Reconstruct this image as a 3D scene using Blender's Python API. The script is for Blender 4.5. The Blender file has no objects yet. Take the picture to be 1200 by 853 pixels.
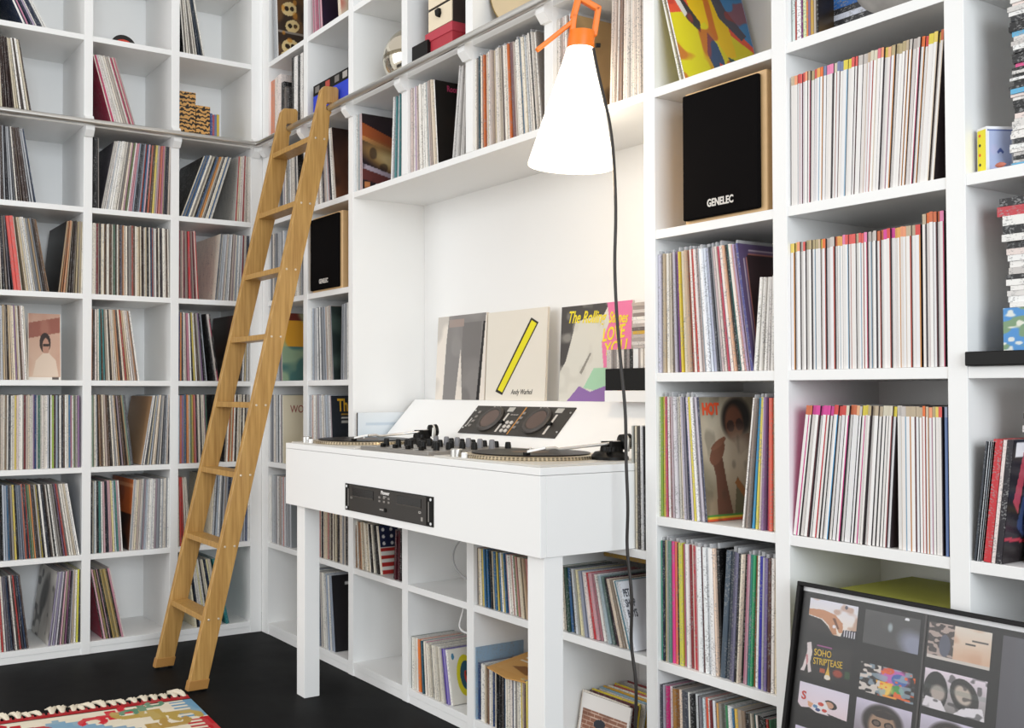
import bpy, math, random
import numpy as np
from mathutils import Vector, Matrix
random.seed(7); rng = np.random.RandomState(5)
SC = bpy.context.scene; COL = SC.collection
# ------------------------------------------------------------------ camera
FPX, CX, CY = 1170.1225, 419.0843, 437.0119          # focal length and principal point, 1200x853 frame
YAW, PITCH = 1.0412402, 0.0187975
CAM = Vector((4.32115, -2.00311, 1.13218))
fwd = Vector((-math.sin(YAW)*math.cos(PITCH), math.cos(YAW)*math.cos(PITCH), math.sin(PITCH)))
rgt = Vector((math.cos(YAW), math.sin(YAW), 0)); upv = rgt.cross(fwd)
cd = bpy.data.cameras.new('camera'); co = bpy.data.objects.new('camera', cd); COL.objects.link(co)
co.matrix_world = Matrix(((rgt.x, upv.x, -fwd.x, CAM.x), (rgt.y, upv.y, -fwd.y, CAM.y), (rgt.z, upv.z, -fwd.z, CAM.z), (0, 0, 0, 1)))
cd.sensor_width = 36; cd.lens = FPX/1200*36
cd.shift_x = (600-CX)/1200; cd.shift_y = (CY-426.5)/1200; cd.clip_start = 0.05
SC.camera = co
# ------------------------------------------------------------------ world, lights, exposure
w = bpy.data.worlds.new('daylight'); SC.world = w; w.use_nodes = True
w.node_tree.nodes['Background'].inputs[0].default_value = (1.0, 0.958, 0.91, 1)
w.node_tree.nodes['Background'].inputs[1].default_value = 0.66
def area(name, loc, target, sx, sy, power, color):
    l = bpy.data.lights.new(name, 'AREA'); l.shape = 'RECTANGLE'; l.size = sx; l.size_y = sy; l.energy = power; l.color = color
    o = bpy.data.objects.new(name, l); COL.objects.link(o); o.location = loc
    o.rotation_euler = (Vector(target)-Vector(loc)).to_track_quat('-Z', 'Y').to_euler(); return o
area('window_light', (0.7, -5.4, 2.2), (1.2, 0, 1.3), 4.2, 2.8, 97, (0.955, 0.98, 1.0))
area('side_window_light', (9.0, -2.6, 2.3), (0, -0.5, 1.3), 4.2, 3.0, 245, (0.86, 0.94, 1.0))
SC.view_settings.view_transform = 'Standard'; SC.view_settings.look = 'None'; SC.view_settings.gamma = 1
SC.view_settings.use_curve_mapping = False; SC.view_settings.exposure = 0.24
# ------------------------------------------------------------------ helpers
def lin(c):
    if isinstance(c, str): c = tuple(int(c[i:i+2], 16)/255 for i in (1, 3, 5))
    return tuple((x/12.92 if x <= 0.04045 else ((x+0.055)/1.055)**2.4) for x in c[:3])
def hexf(c): return tuple(int(c[i:i+2], 16)/255 for i in (1, 3, 5))
# survey of the photograph: sight lines met with known planes of the room (independent of the scene camera)
EYE = Vector((4.32115, -2.00311, 1.13218)); SF, SR, SU = fwd.copy(), rgt.copy(), upv.copy()
def hit(px, py, ax, v):
    d = SF + SR*((px-CX)/FPX) - SU*((py-CY)/FPX); t = (v-EYE[ax])/d[ax]; return EYE + d*t
def proj(P):
    d = Vector(P)-EYE; q = d.dot(SF); return CX+FPX*d.dot(SR)/q, CY-FPX*d.dot(SU)/q
def sB(px, y=0.015): return hit(px, 450, 1, y).x
def sA(px, x=-0.015): return hit(px, 450, 0, x).y
MATS = {}
def nodes(name):
    m = bpy.data.materials.new(name); m.use_nodes = True; MATS[name] = m
    return m, m.node_tree.nodes, m.node_tree.links, m.node_tree.nodes['Principled BSDF']
def mat(name, col, rough=0.5, metal=0.0, noise=0.0, nscale=30, bump=0.0, emit=0.0, spec=0.5, stretch=(1, 1, 1)):
    if name in MATS: return MATS[name]
    m, N, L, b = nodes(name); c = lin(col)
    b.inputs['Base Color'].default_value = (*c, 1); b.inputs['Roughness'].default_value = rough; b.inputs['Metallic'].default_value = metal
    b.inputs['Specular IOR Level'].default_value = spec
    tc = N.new('ShaderNodeTexCoord'); mp = N.new('ShaderNodeMapping'); mp.inputs['Scale'].default_value = stretch
    L.new(tc.outputs['Object'], mp.inputs['Vector'])
    n = N.new('ShaderNodeTexNoise'); n.inputs['Scale'].default_value = nscale; n.inputs['Detail'].default_value = 3
    L.new(mp.outputs[0], n.inputs['Vector'])
    mx = N.new('ShaderNodeMix'); mx.data_type = 'RGBA'
    mx.inputs[6].default_value = (*[max(0, x*(1-noise)) for x in c], 1); mx.inputs[7].default_value = (*[min(1, x*(1+noise)) for x in c], 1)
    L.new(n.outputs['Fac'], mx.inputs[0]); L.new(mx.outputs[2], b.inputs['Base Color'])
    if bump:
        bp = N.new('ShaderNodeBump'); bp.inputs['Strength'].default_value = bump; bp.inputs['Distance'].default_value = 0.002
        L.new(n.outputs['Fac'], bp.inputs['Height']); L.new(bp.outputs[0], b.inputs['Normal'])
    if emit:
        b.inputs['Emission Color'].default_value = (*c, 1); b.inputs['Emission Strength'].default_value = emit
    return m
def attr_mat(name, rough=0.45, prints=False, spec=0.4):
    m, N, L, b = nodes(name); b.inputs['Roughness'].default_value = rough; b.inputs['Specular IOR Level'].default_value = spec
    a = N.new('ShaderNodeAttribute'); a.attribute_name = 'Col'; out = a.outputs['Color']
    g = N.new('ShaderNodeNewGeometry')
    if prints:   # small type and worn edges printed along each spine
        mp = N.new('ShaderNodeMapping'); mp.inputs['Scale'].default_value = (1.1, 1.1, 1.6); L.new(g.outputs['Position'], mp.inputs[0])
        n = N.new('ShaderNodeTexNoise'); n.inputs['Scale'].default_value = 190; n.inputs['Detail'].default_value = 2.5; L.new(mp.outputs[0], n.inputs['Vector'])
        r = N.new('ShaderNodeMapRange'); r.inputs[1].default_value = 0.52; r.inputs[2].default_value = 0.60; r.inputs[3].default_value = 0; r.inputs[4].default_value = 0.5; L.new(n.outputs['Fac'], r.inputs[0])
        mp2 = N.new('ShaderNodeMapping'); mp2.inputs['Scale'].default_value = (6, 6, 1); L.new(g.outputs['Position'], mp2.inputs[0])
        n2 = N.new('ShaderNodeTexNoise'); n2.inputs['Scale'].default_value = 14; n2.inputs['Detail'].default_value = 1; L.new(mp2.outputs[0], n2.inputs['Vector'])
        r2 = N.new('ShaderNodeMapRange'); r2.inputs[1].default_value = 0.40; r2.inputs[2].default_value = 0.55; L.new(n2.outputs['Fac'], r2.inputs[0])
        mu = N.new('ShaderNodeMath'); mu.operation = 'MULTIPLY'; L.new(r.outputs[0], mu.inputs[0]); L.new(r2.outputs[0], mu.inputs[1])
        inv = N.new('ShaderNodeInvert'); L.new(a.outputs['Color'], inv.inputs['Color'])
        hs = N.new('ShaderNodeHueSaturation'); hs.inputs['Saturation'].default_value = 0.8; hs.inputs['Value'].default_value = 0.42; L.new(inv.outputs[0], hs.inputs['Color'])
        mx = N.new('ShaderNodeMix'); mx.data_type = 'RGBA'; L.new(mu.outputs[0], mx.inputs[0]); L.new(a.outputs['Color'], mx.inputs[6]); L.new(hs.outputs[0], mx.inputs[7])
        out = mx.outputs[2]
    L.new(out, b.inputs['Base Color']); return m
WHITE = mat('white_lacquer', '#f4f4f3', 0.38, noise=0.01, nscale=3)
WALLM = mat('white_wall_paint', '#f3f2ef', 0.8, noise=0.012, nscale=8)
RECM = attr_mat('printed_sleeve', 0.42, prints=True)
PRINT = attr_mat('flat_print', 0.4)
PLAIN = attr_mat('plain_card', 0.5)
BLACKP = mat('black_plastic', '#100f0e', 0.42, noise=0.15, nscale=60, spec=0.2)
CHROME = mat('brushed_steel', '#cfcecb', 0.3, 1.0, noise=0.06, nscale=20, stretch=(1, 1, 8))
SILVER = mat('silver_paint', '#bdbab4', 0.35, 0.8, noise=0.05)
class MB:
    def __init__(s): s.v = []; s.f = []; s.c = []
    def add(s, vs, fs, col=None):
        o = len(s.v); s.v += [tuple(v) for v in vs]
        for i, f in enumerate(fs):
            s.f.append([o+k for k in f]); s.c.append(col[i] if isinstance(col, list) else (col or (1, 1, 1)))
        return s
    def box(s, x0, x1, y0, y1, z0, z1, col=None):
        return s.add([(x0, y0, z0), (x1, y0, z0), (x1, y1, z0), (x0, y1, z0), (x0, y0, z1), (x1, y0, z1), (x1, y1, z1), (x0, y1, z1)],
                     [(0, 3, 2, 1), (4, 5, 6, 7), (0, 1, 5, 4), (1, 2, 6, 5), (2, 3, 7, 6), (3, 0, 4, 7)], col)
    def prism(s, pts, O, U, V, W, col=None):     # polygon pts in the plane O+uU+vV, extruded along W
        O, U, V, W = map(Vector, (O, U, V, W)); n = len(pts)
        a = [O+U*p[0]+V*p[1] for p in pts]; b = [q+W for q in a]
        return s.add(a+b, [tuple(range(n))[::-1], tuple(range(n, 2*n))]+[(i, (i+1) % n, n+(i+1) % n, n+i) for i in range(n)], col)
    def tube(s, path, r, seg=10, col=None):
        P = [Vector(p) for p in path]; rs = r if isinstance(r, (list, tuple)) else [r]*len(P); rings = []; up = None
        for i, p in enumerate(P):
            d = (P[min(i+1, len(P)-1)]-P[max(i-1, 0)]).normalized()
            if up is None: up = d.orthogonal().normalized()
            up = (up-d*up.dot(d)).normalized(); q = d.cross(up)
            rings.append([p+(up*math.cos(2*math.pi*k/seg)+q*math.sin(2*math.pi*k/seg))*rs[i] for k in range(seg)])
        vs = [v for R_ in rings for v in R_]
        fs = [(i*seg+k, i*seg+(k+1) % seg, (i+1)*seg+(k+1) % seg, (i+1)*seg+k) for i in range(len(P)-1) for k in range(seg)]
        fs += [tuple(range(seg))[::-1], tuple(range((len(P)-1)*seg, len(P)*seg))]
        return s.add(vs, fs, col)
    def lathe(s, prof, O=(0, 0, 0), A=(0, 0, 1), seg=28, col=None):   # prof: (radius, along A)
        A = Vector(A).normalized(); u = A.orthogonal().normalized(); q = A.cross(u); O = Vector(O)
        vs = [O+A*h+(u*math.cos(2*math.pi*k/seg)+q*math.sin(2*math.pi*k/seg))*max(r, 1e-5) for r, h in prof for k in range(seg)]
        fs = [(i*seg+k, i*seg+(k+1) % seg, (i+1)*seg+(k+1) % seg, (i+1)*seg+k) for i in range(len(prof)-1) for k in range(seg)]
        fs += [tuple(range(seg))[::-1], tuple(range((len(prof)-1)*seg, len(prof)*seg))]
        return s.add(vs, fs, col)
    def build(s, name, m, parent=None, smooth=False, bevel=0, kind=None, loc=None, rot=None, angle=40):
        me = bpy.data.meshes.new(name); me.from_pydata(s.v, [], s.f)
        a = me.attributes.new('Col', 'FLOAT_COLOR', 'CORNER')
        buf = [x for f, c in zip(s.f, s.c) for _ in f for x in (c[0], c[1], c[2], 1.0)]
        a.data.foreach_set('color', buf)
        me.materials.append(m)
        if smooth:
            me.polygons.foreach_set('use_smooth', [True]*len(me.polygons)); me.set_sharp_from_angle(angle=math.radians(angle))
        me.update(); o = bpy.data.objects.new(name, me); COL.objects.link(o)
        if parent: o.parent = parent
        if loc is not None: o.location = loc
        if rot is not None: o.rotation_euler = rot
        if bevel:
            b = o.modifiers.new('bevel', 'BEVEL'); b.width = bevel; b.segments = 2; b.limit_method = 'ANGLE'; b.angle_limit = math.radians(40)
        if kind: o['kind'] = kind
        return o
def tag(o, label=None, cat=None, group=None, kind=None):
    if label: o['label'] = label
    if cat: o['category'] = cat
    if group: o['group'] = group
    if kind: o['kind'] = kind
    return o
def thing(name, label, cat, loc=(0, 0, 0), rot=(0, 0, 0), group=None):
    o = bpy.data.objects.new(name, None); COL.objects.link(o); o.location = loc; o.rotation_euler = rot; o.empty_display_size = 0.05
    return tag(o, label, cat, group)
def text(body, size, parent, loc, rot, col, ext=0.0004, align='LEFT', shear=0.0, sx=1.0, offset=0.0, name='lettering'):
    cu = bpy.data.curves.new(name, 'FONT'); cu.body = body; cu.size = size; cu.extrude = ext; cu.align_x = align; cu.shear = shear; cu.offset = offset; cu.resolution_u = 3
    cu.materials.append(mat('ink_'+col[1:], col, 0.5)); o = bpy.data.objects.new(name, cu); COL.objects.link(o)
    o.parent = parent; o.location = loc; o.rotation_euler = rot; o.scale = (sx, 1, 1); return o
# --- flat printed art: a fine grid whose colour attribute holds the print
def vnoise(u, v, s, seed=0):
    r = np.random.RandomState(seed); g = r.rand(40, 40); x = (u*s) % 38; y = (v*s) % 38
    i = x.astype(int); j = y.astype(int); fx = x-i; fy = y-j; fx = fx*fx*(3-2*fx); fy = fy*fy*(3-2*fy)
    return g[i, j]*(1-fx)*(1-fy)+g[i+1, j]*fx*(1-fy)+g[i, j+1]*(1-fx)*fy+g[i+1, j+1]*fx*fy
class Cv:
    def __init__(s, n, m, bg, us=1.0):
        n, m = int(n*1.8), int(m*1.8); s.u, s.v = np.meshgrid((np.arange(n)+.5)/n, (np.arange(m)+.5)/m, indexing='ij'); s.n, s.m = n, m; s.u = s.u*us
        s.c = np.ones((n, m, 3))*np.array(hexf(bg))
    def put(s, mask, col, a=1.0):
        k = (np.asarray(mask, float)*a)[..., None]; s.c = s.c*(1-k)+np.array(hexf(col) if isinstance(col, str) else col)*k; return s
    def ell(s, cx, cy, rx, ry, col, rot=0, a=1.0, soft=0.0):
        dx, dy = s.u-cx, s.v-cy; cr, sr = math.cos(rot), math.sin(rot); d = np.hypot((dx*cr+dy*sr)/rx, (-dx*sr+dy*cr)/ry)
        return s.put(np.clip((1+soft-d)/max(soft*2, 1e-3), 0, 1), col, a)
    def rect(s, x0, x1, y0, y1, col, a=1.0): return s.put((s.u >= x0) & (s.u <= x1) & (s.v >= y0) & (s.v <= y1), col, a)
    def poly(s, pts, col, a=1.0):
        ins = np.zeros_like(s.u, bool); n = len(pts)
        for i in range(n):
            (x1, y1), (x2, y2) = pts[i], pts[(i+1) % n]
            if y1 == y2: continue
            ins ^= ((y1 > s.v) != (y2 > s.v)) & (s.u < (x2-x1)*(s.v-y1)/(y2-y1)+x1)
        return s.put(ins, col, a)
    def blot(s, sc, th, col, a=1.0, seed=0, soft=0.08):
        return s.put(np.clip((vnoise(s.u, s.v, sc, seed)-th)/soft, 0, 1), col, a)
    def grad(s, col0, col1, ax='v'):
        t = (s.v if ax == 'v' else s.u)[..., None]; s.c = np.array(hexf(col0))*(1-t)+np.array(hexf(col1))*t; return s
def art(cv, O, U, V, name, parent, m=None):
    """grid from corner O spanned by U and V, coloured per grid point"""
    O, U, V = map(np.array, (O, U, V)); n, k = cv.n, cv.m
    a, b = np.meshgrid(np.arange(n)/(n-1), np.arange(k)/(k-1), indexing='ij')
    vs = (O+a[..., None]*U+b[..., None]*V).reshape(-1, 3); idx = np.arange(n*k).reshape(n, k)
    fs = np.stack([idx[:-1, :-1], idx[1:, :-1], idx[1:, 1:], idx[:-1, 1:]], -1).reshape(-1, 4)
    me = bpy.data.meshes.new(name); me.from_pydata(vs.tolist(), [], fs.tolist())
    c = np.clip(cv.c, 0, 1).reshape(-1, 3); c = np.where(c <= 0.04045, c/12.92, ((c+0.055)/1.055)**2.4)
    c = np.concatenate([c, np.ones((len(c), 1))], 1)
    at = me.attributes.new('Col', 'FLOAT_COLOR', 'POINT'); at.data.foreach_set('color', c.astype(np.float32).ravel())
    me.materials.append(m or PRINT); o = bpy.data.objects.new(name, me); COL.objects.link(o); o.parent = parent; return o
def cname(c):
    import colorsys
    r, g, b = hexf(c) if isinstance(c, str) else c
    h, s, v = colorsys.rgb_to_hsv(r, g, b); h *= 360
    if v < 0.2: return 'black'
    if s < 0.1: return 'white' if v > 0.88 else 'pale grey' if v > 0.68 else 'grey' if v > 0.42 else 'charcoal'
    if s < 0.28 and v > 0.6 and 20 < h < 75: return 'cream' if v > 0.78 else 'beige'
    if s < 0.3 and v > 0.6: return 'pale pink' if (h > 320 or h < 20) else 'pale lilac' if h > 235 else 'pale blue' if h > 160 else 'pale green'
    if v < 0.38: return 'dark brown' if (h < 50 or h > 345) else 'dark green' if h < 170 else 'navy' if h < 260 else 'dark purple'
    if h < 14 or h > 345: return 'red' if s > 0.6 else 'dusty rose'
    if h < 42: return 'orange' if (s > 0.65 and v > 0.75) else ('tan' if v > 0.6 else 'brown')
    if h < 70: return 'yellow' if v > 0.6 else 'olive'
    if h < 165: return 'green'
    if h < 195: return 'teal'
    if h < 250: return 'blue'
    if h < 290: return 'purple'
    return 'pink'
def ordn(n): return f"{n}{'th' if 10 <= n % 100 <= 20 else {1: 'st', 2: 'nd', 3: 'rd'}.get(n % 10, 'th')}"
# ------------------------------------------------------------------ room shell
P = 0.376; ZR = 1.16978                         # row pitch, height of shelf row 0
PB, B0, PA, A0, T, ST = 0.39713, 0.04949, 0.39624, 0.03831, 0.0382, 0.0235
DA, DB = 0.372, 0.345                           # depths of the two runs
def zrow(k): return ZR+P*k
fm, N, L, b = nodes('black_floor')
tc = N.new('ShaderNodeTexCoord'); n1 = N.new('ShaderNodeTexNoise'); n1.inputs['Scale'].default_value = 3.2; n1.inputs['Detail'].default_value = 6; n1.inputs['Roughness'].default_value = 0.65
L.new(tc.outputs['Object'], n1.inputs['Vector']); rp = N.new('ShaderNodeValToRGB'); L.new(n1.outputs['Fac'], rp.inputs[0])
rp.color_ramp.elements[0].color = (0.003, 0.003, 0.0033, 1); rp.color_ramp.elements[1].color = (0.012, 0.012, 0.0125, 1); L.new(rp.outputs[0], b.inputs['Base Color'])
mr = N.new('ShaderNodeMapRange'); mr.inputs[3].default_value = 0.42; mr.inputs[4].default_value = 0.7; L.new(n1.outputs['Fac'], mr.inputs[0]); L.new(mr.outputs[0], b.inputs['Roughness'])
b.inputs['Specular IOR Level'].default_value = 0.07
MB().box(-0.6, 7, -5.6, 0.6, -0.06, 0).build('floor', fm, kind='structure')
MB().box(-DA-0.1, -DA-0.012, -2.4, 0.46, 0, 3.5).build('wall_left', WALLM, kind='structure')
MB().box(-DA-0.012, 4.6, DB+0.012, DB+0.1, 0, 3.5).build('wall_back', WALLM, kind='structure')
# ------------------------------------------------------------------ shelving
UA = [-(A0+PA*k) for k in range(4)]             # uprights of the left run (y)
UB = [B0+PB*k for k in range(10)]               # uprights of the back run (x)
shA = thing('bookcase', 'white built-in record shelving on the left wall, behind the ladder', 'bookcase')
shB = thing('bookcase', 'white built-in record shelving with desk niche on the right-hand wall', 'bookcase')
ztop = zrow(5)+ST/2
for y in UA: MB().box(-DA, 0, y-T/2, y+T/2, 0.001, ztop).build('upright', WHITE, shA, bevel=0.001)
for i in range(3):
    y0, y1 = UA[i+1]+T/2, UA[i]-T/2
    for k in range(-3, 6): MB().box(-DA, -0.0015, y0, y1, zrow(k)-ST/2, zrow(k)+ST/2).build('shelf', WHITE, shA, bevel=0.001)
    MB().box(-DA, -0.004, y0, y1, 0.001, zrow(-3)-ST/2).build('plinth', WHITE, shA)
    MB().box(-DA-0.01, -DA, y0-T/2, y1+T/2, 0.001, ztop).build('back_panel', WHITE, shA)
MB().box(-0.06, 0.0, UA[0]+T/2, -0.001, 0.001, ztop).build('corner_filler', WHITE, shA)
for k, x in enumerate(UB):
    if 3 <= k <= 5:                             # interrupted by the niche
        MB().box(x-T/2, x+T/2, 0, DB, 0.001, 0.6855).build('upright', WHITE, shB, bevel=0.001)
        MB().box(x-T/2, x+T/2, 0, DB, zrow(2)+ST/2, ztop).build('upright', WHITE, shB, bevel=0.001)
    else: MB().box(x-T/2, x+T/2, 0, DB, 0.001, ztop).build('upright', WHITE, shB, bevel=0.001)
for i in range(9):
    x0, x1 = UB[i]+T/2, UB[i+1]-T/2
    for k in range(-3, 6):
        if 2 <= i <= 5 and k in (-1, 0, 1): continue
        if 2 <= i <= 5 and k == 2: continue
        MB().box(x0, x1, 0.0015, DB, zrow(k)-ST/2, zrow(k)+ST/2).build('shelf', WHITE, shB, bevel=0.001)
    MB().box(x0, x1, 0.004, DB, 0.001, zrow(-3)-ST/2).build('plinth', WHITE, shB)
    MB().box(x0-T/2, x1+T/2, DB, DB+0.01, 0.001, ztop).build('back_panel', WHITE, shB)
nx0, nx1 = UB[2]+T/2, UB[6]-T/2
MB().box(nx0, nx1, 0.0015, DB, zrow(2)-ST/2, zrow(2)+ST/2).build('shelf', WHITE, shB, bevel=0.001)
MB().box(nx0, nx1, 0.0015, DB, 0.686, 0.708).build('shelf', WHITE, shB, bevel=0.001)
MB().box(0.0, UB[0]-T/2, 0.0, 0.06, 0.001, ztop).build('corner_filler', WHITE, shB)
# ------------------------------------------------------------------ ladder rail
rail = thing('ladder_rail', 'steel ladder rail running along both shelf fronts above head height', 'rail')
zr = zrow(3)-0.003
MB().tube([(0.045, -1.35, zr), (0.045, -0.5, zr), (0.045, -0.085, zr), (0.052, -0.055, zr), (0.082, -0.046, zr), (0.5, -0.045, zr), (1.8, -0.045, zr), (3.66, -0.045, zr)], 0.0135, 16).build('rail_tube', CHROME, rail, smooth=True)
for y in UA: 
    MB().prism([(0.0, 0.035), (0.0, -0.055), (0.013, -0.055), (0.034, -0.03), (0.034, 0.005), (0.013, 0.035)], (0.0, y-T/2, zr), (1, 0, 0), (0, 0, 1), (0, T, 0)).build('rail_bracket', WHITE, rail)
for x in UB:
    MB().prism([(0.0, 0.035), (0.0, -0.055), (0.013, -0.055), (0.034, -0.03), (0.034, 0.005), (0.013, 0.035)], (x-T/2, 0.0, zr), (0, -1, 0), (0, 0, 1), (T, 0, 0)).build('rail_bracket', WHITE, rail)
# ------------------------------------------------------------------ records
LP = 0.314
ALLREC = []                                     # every upright record: geometry plus its description
MIX = ['#efeae0', '#e6ded0', '#d9d2c4', '#cfc9bf', '#f3f1ec', '#e9e4da', '#b8b2aa', '#9a958f', '#7d7874', '#c9bba4', '#b39f86', '#8a7660', '#5c4a3d', '#3a2f2a', '#1d1b1c',
       '#242329', '#2e3138', '#474b54', '#6d7583', '#9aa3b1', '#c2c9d2', '#a8443c', '#c06a56', '#7b2b33', '#d98a4a', '#d8c25a', '#b5a24a', '#6e7a52', '#3f6a5c', '#3f6f95', '#28406d', '#8f6f96', '#c9a0ad', '#b9768a']
WARM = ['#efe6d4', '#e2d5bd', '#d6c5a8', '#c4ac88', '#a98e6b', '#8a6a4c', '#e9e1d2', '#d3cabb', '#f2ede2', '#5d4636', '#33261f', '#201c1a', '#b9835a', '#c7b58f', '#9b8e7e']
DARK = ['#1a191b', '#24222a', '#2b2f3c', '#3b3840', '#4a3b36', '#191515', '#55525a', '#6b6670', '#dcd6cb', '#8d8680', '#3a2730', '#2a3a55', '#efe9de', '#7a6b60']
GREY = ['#d9d9d9', '#c9cbce', '#b4b7bc', '#a0a3a8', '#8b8e94', '#e6e5e2', '#efeeea', '#777a80', '#c4bdb4', '#d8cfc4', '#aab4c0', '#5a5d63', '#b3a39a', '#9c8b93']
PALE = ['#f3efe8', '#e9e3d9', '#efece6', '#ddd5ca', '#e7dfd9', '#d5cfc8', '#cdbfb3', '#f5f2ec', '#d8c6c0', '#c8ccd1', '#b9a9a0', '#e2d2bd']
RICH = ['#7a2a33', '#23252b', '#e9e2d3', '#c9a23c', '#d8d2c6', '#3d5f86', '#58433a', '#b2b6bd', '#9c4f45', '#8f8a84', '#efe9dd', '#1b1a1b', '#d9cdb6', '#506a58', '#746b86']
def fill(unit, s0, s1, zb, phrase, groups, H=LP, name='vinyl_record', gname='record', tr=(0.0042, 0.0085), px=False, dmax=None):
    """lay groups of upright sleeves side by side; a group is (lean, from, to, angle at its wall end, angle at its open end, colours, options)"""
    items = []
    conv = sA if unit == 'A' else sB
    for g in groups:
        lean, a, bb, th0, th1, pal = g[:6]; opt = g[6] if len(g) > 6 else {}
        a = max(conv(a), s0+0.001); bb = min(conv(bb), s1-0.001); hh = opt.get('H', H); seq = opt.get('seq'); span = bb-a
        k = 0; s = a if lean == 'L' else bb; last = None
        if seq: tot = sum(q[1] for q in seq); scale = (span-hh*abs(math.sin(math.radians(th1))-math.sin(math.radians(th0))))/tot
        while True:
            prog = abs(s-(a if lean == 'L' else bb))/max(span, 1e-6)
            if seq:
                if k >= len(seq): break
                c, wd = seq[k if lean == 'L' else len(seq)-1-k]; t = max(0.0015, wd*scale*0.985)
            else:
                c = random.choice(pal); t = random.uniform(*opt.get('tr', tr))
            th = math.radians(th0+(th1-th0)*min(1, prog))
            if last is not None:
                d = last[1]/math.cos(last[0])+max(0, hh*(math.sin(th)-math.sin(last[0])))+(0.0004 if seq else random.uniform(.0002, .0014))
                s = s+d if lean == 'L' else s-d
            if not seq and ((lean == 'L' and s+t > bb+0.002) or (lean == 'R' and s-t < a-0.002)): break
            if k > 140: break
            h2 = hh*random.uniform(0.985, 1.0) if not seq else hh*random.uniform(0.992, 1.0)
            items.append(dict(unit=unit, s=s, lean=lean, th=th, t=t, H=h2, zb=zb, c=c, side=c, back=opt.get('back', 0.008)+random.uniform(0, 0.012), art=None, phrase=phrase, name=name, gname=gname))
            last = (th, t); k += 1
        if k and opt.get('face'):               # the sleeve whose front cover shows beside the gap
            it = items[-1]; it['side'] = opt['face']
            if opt.get('art'): it['art'] = opt['art']
            if opt.get('desc'): it['desc'] = opt['desc']
        if k and opt.get('first_face'): items[-k]['side'] = opt['first_face']
    for i, it in enumerate(sorted(items, key=lambda q: q['s'])): it['ord'] = i+1; it['of'] = len(items)
    ALLREC.extend(items); return items
def soft(c):                                    # faded card: a little less colour than the swatch
    r = lin(c); g = .3*r[0]+.59*r[1]+.11*r[2]; return tuple(g+(q-g)*.95 for q in r)
def rec_geom(t, H, c, side, lean, D=None):
    D = D or H; e = min(0.0012, t*0.3); x0, x1 = (0, t) if lean == 'L' else (-t, 0)
    pr = [(x0, e), (x0+e, 0), (x1-e, 0), (x1, e), (x1, D), (x0, D)]
    vs = [(x, y, 0) for x, y in pr]+[(x, y, H) for x, y in pr]
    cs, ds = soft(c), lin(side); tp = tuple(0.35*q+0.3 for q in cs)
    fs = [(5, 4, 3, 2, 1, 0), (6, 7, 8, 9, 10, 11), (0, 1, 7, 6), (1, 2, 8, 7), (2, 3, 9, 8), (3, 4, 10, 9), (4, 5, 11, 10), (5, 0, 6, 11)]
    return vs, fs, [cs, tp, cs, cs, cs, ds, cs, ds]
def rec_matrix(it):
    rz = math.pi/2 if it['unit'] == 'A' else 0
    ry = -it['th'] if it['lean'] == 'L' else it['th']
    loc = (-it['back'], it['s'], it['zb']) if it['unit'] == 'A' else (it['s'], it['back'], it['zb'])
    return loc, rz, ry
exec_later = []
# ---- cover prints (plain generic designs)
def c_portrait():
    c = Cv(44, 44, '#c9a892').grad('#d9bda6', '#c39a86'); c.poly([(0, .62), (0, .85), (1, .95), (1, .72)], '#8a4638', .8).blot(4, .5, '#b98672', .4, 3, .3)
    c.ell(.52, .56, .17, .15, '#2a1512').ell(.54, .5, .1, .13, '#b98a76').rect(.45, .63, .51, .55, '#1c0f0e').poly([(.14, .06), (.24, .3), (.44, .4), (.64, .4), (.84, .3), (.92, .06)], '#e0cbb8')
    c.rect(0, 1, 0, .055, '#efe8df').rect(.72, .93, .012, .045, '#58504c').rect(0, .03, 0, 1, '#e8ded2').rect(.97, 1, 0, 1, '#e8ded2'); return c
def c_smoke():
    c = Cv(72, 72, '#9a8a72', 1.55).grad('#8f7d66', '#b9ab95'); c.blot(3, .5, '#6f6a58', .6, 5, .3).ell(.35, .66, .3, .3, '#d8cdb8', 0, .8, .5).ell(.55, .45, .3, .28, '#cbbca4', 0, .8, .6)
    c.ell(.66, .82, .27, .17, '#1f1a18', .1, 1, .15).ell(.62, .78, .17, .15, '#7a4c38', 0, 1, .15).ell(.55, .76, .07, .05, '#3d2620').ell(.72, .77, .07, .05, '#3d2620').poly([(.55, .66), (.9, .7), (.85, .58), (.7, .52)], '#5c382c', .8)
    c.ell(.68, .55, .26, .16, '#d3c6b2', 0, .85, .5)
    c.poly([(.2, 0), (.22, .35), (.16, .5), (.26, .56), (.36, .5), (.4, .33), (.5, 0)], '#6b4636').ell(.27, .55, .16, .08, '#7d5340', .5).ell(.3, .62, .15, .03, '#8a5d48', .3).poly([(.5, 0), (.6, .35), (.95, .1), (1, 0)], '#5d5a40', .8)
    c.poly([(.55, .3), (.92, .02), (.97, .04), (.62, .34)], '#a06a3c').rect(0, 1, 0, .02, '#d85a34').rect(0, 1, .02, .04, '#e0c23c').rect(0, 1, .04, .055, '#4c8a3c').blot(9, .62, '#403a30', .3, 8, .2); return c
def c_purple():
    c = Cv(56, 56, '#5a4a6c').rect(.05, .95, .05, .95, '#c9b8c6').rect(.06, .94, .06, .94, '#6a5474').rect(.085, .915, .085, .915, '#b9796a').rect(.095, .905, .095, .905, '#352428')
    for x in (.05, .95):
        for y in (.05, .95): c.ell(x, y, .07, .07, '#5a4a6c')
    return c.blot(3, .55, '#46302f', .5, 2, .3).rect(.18, 1, .1, .3, '#8a7c48', .7)
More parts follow.
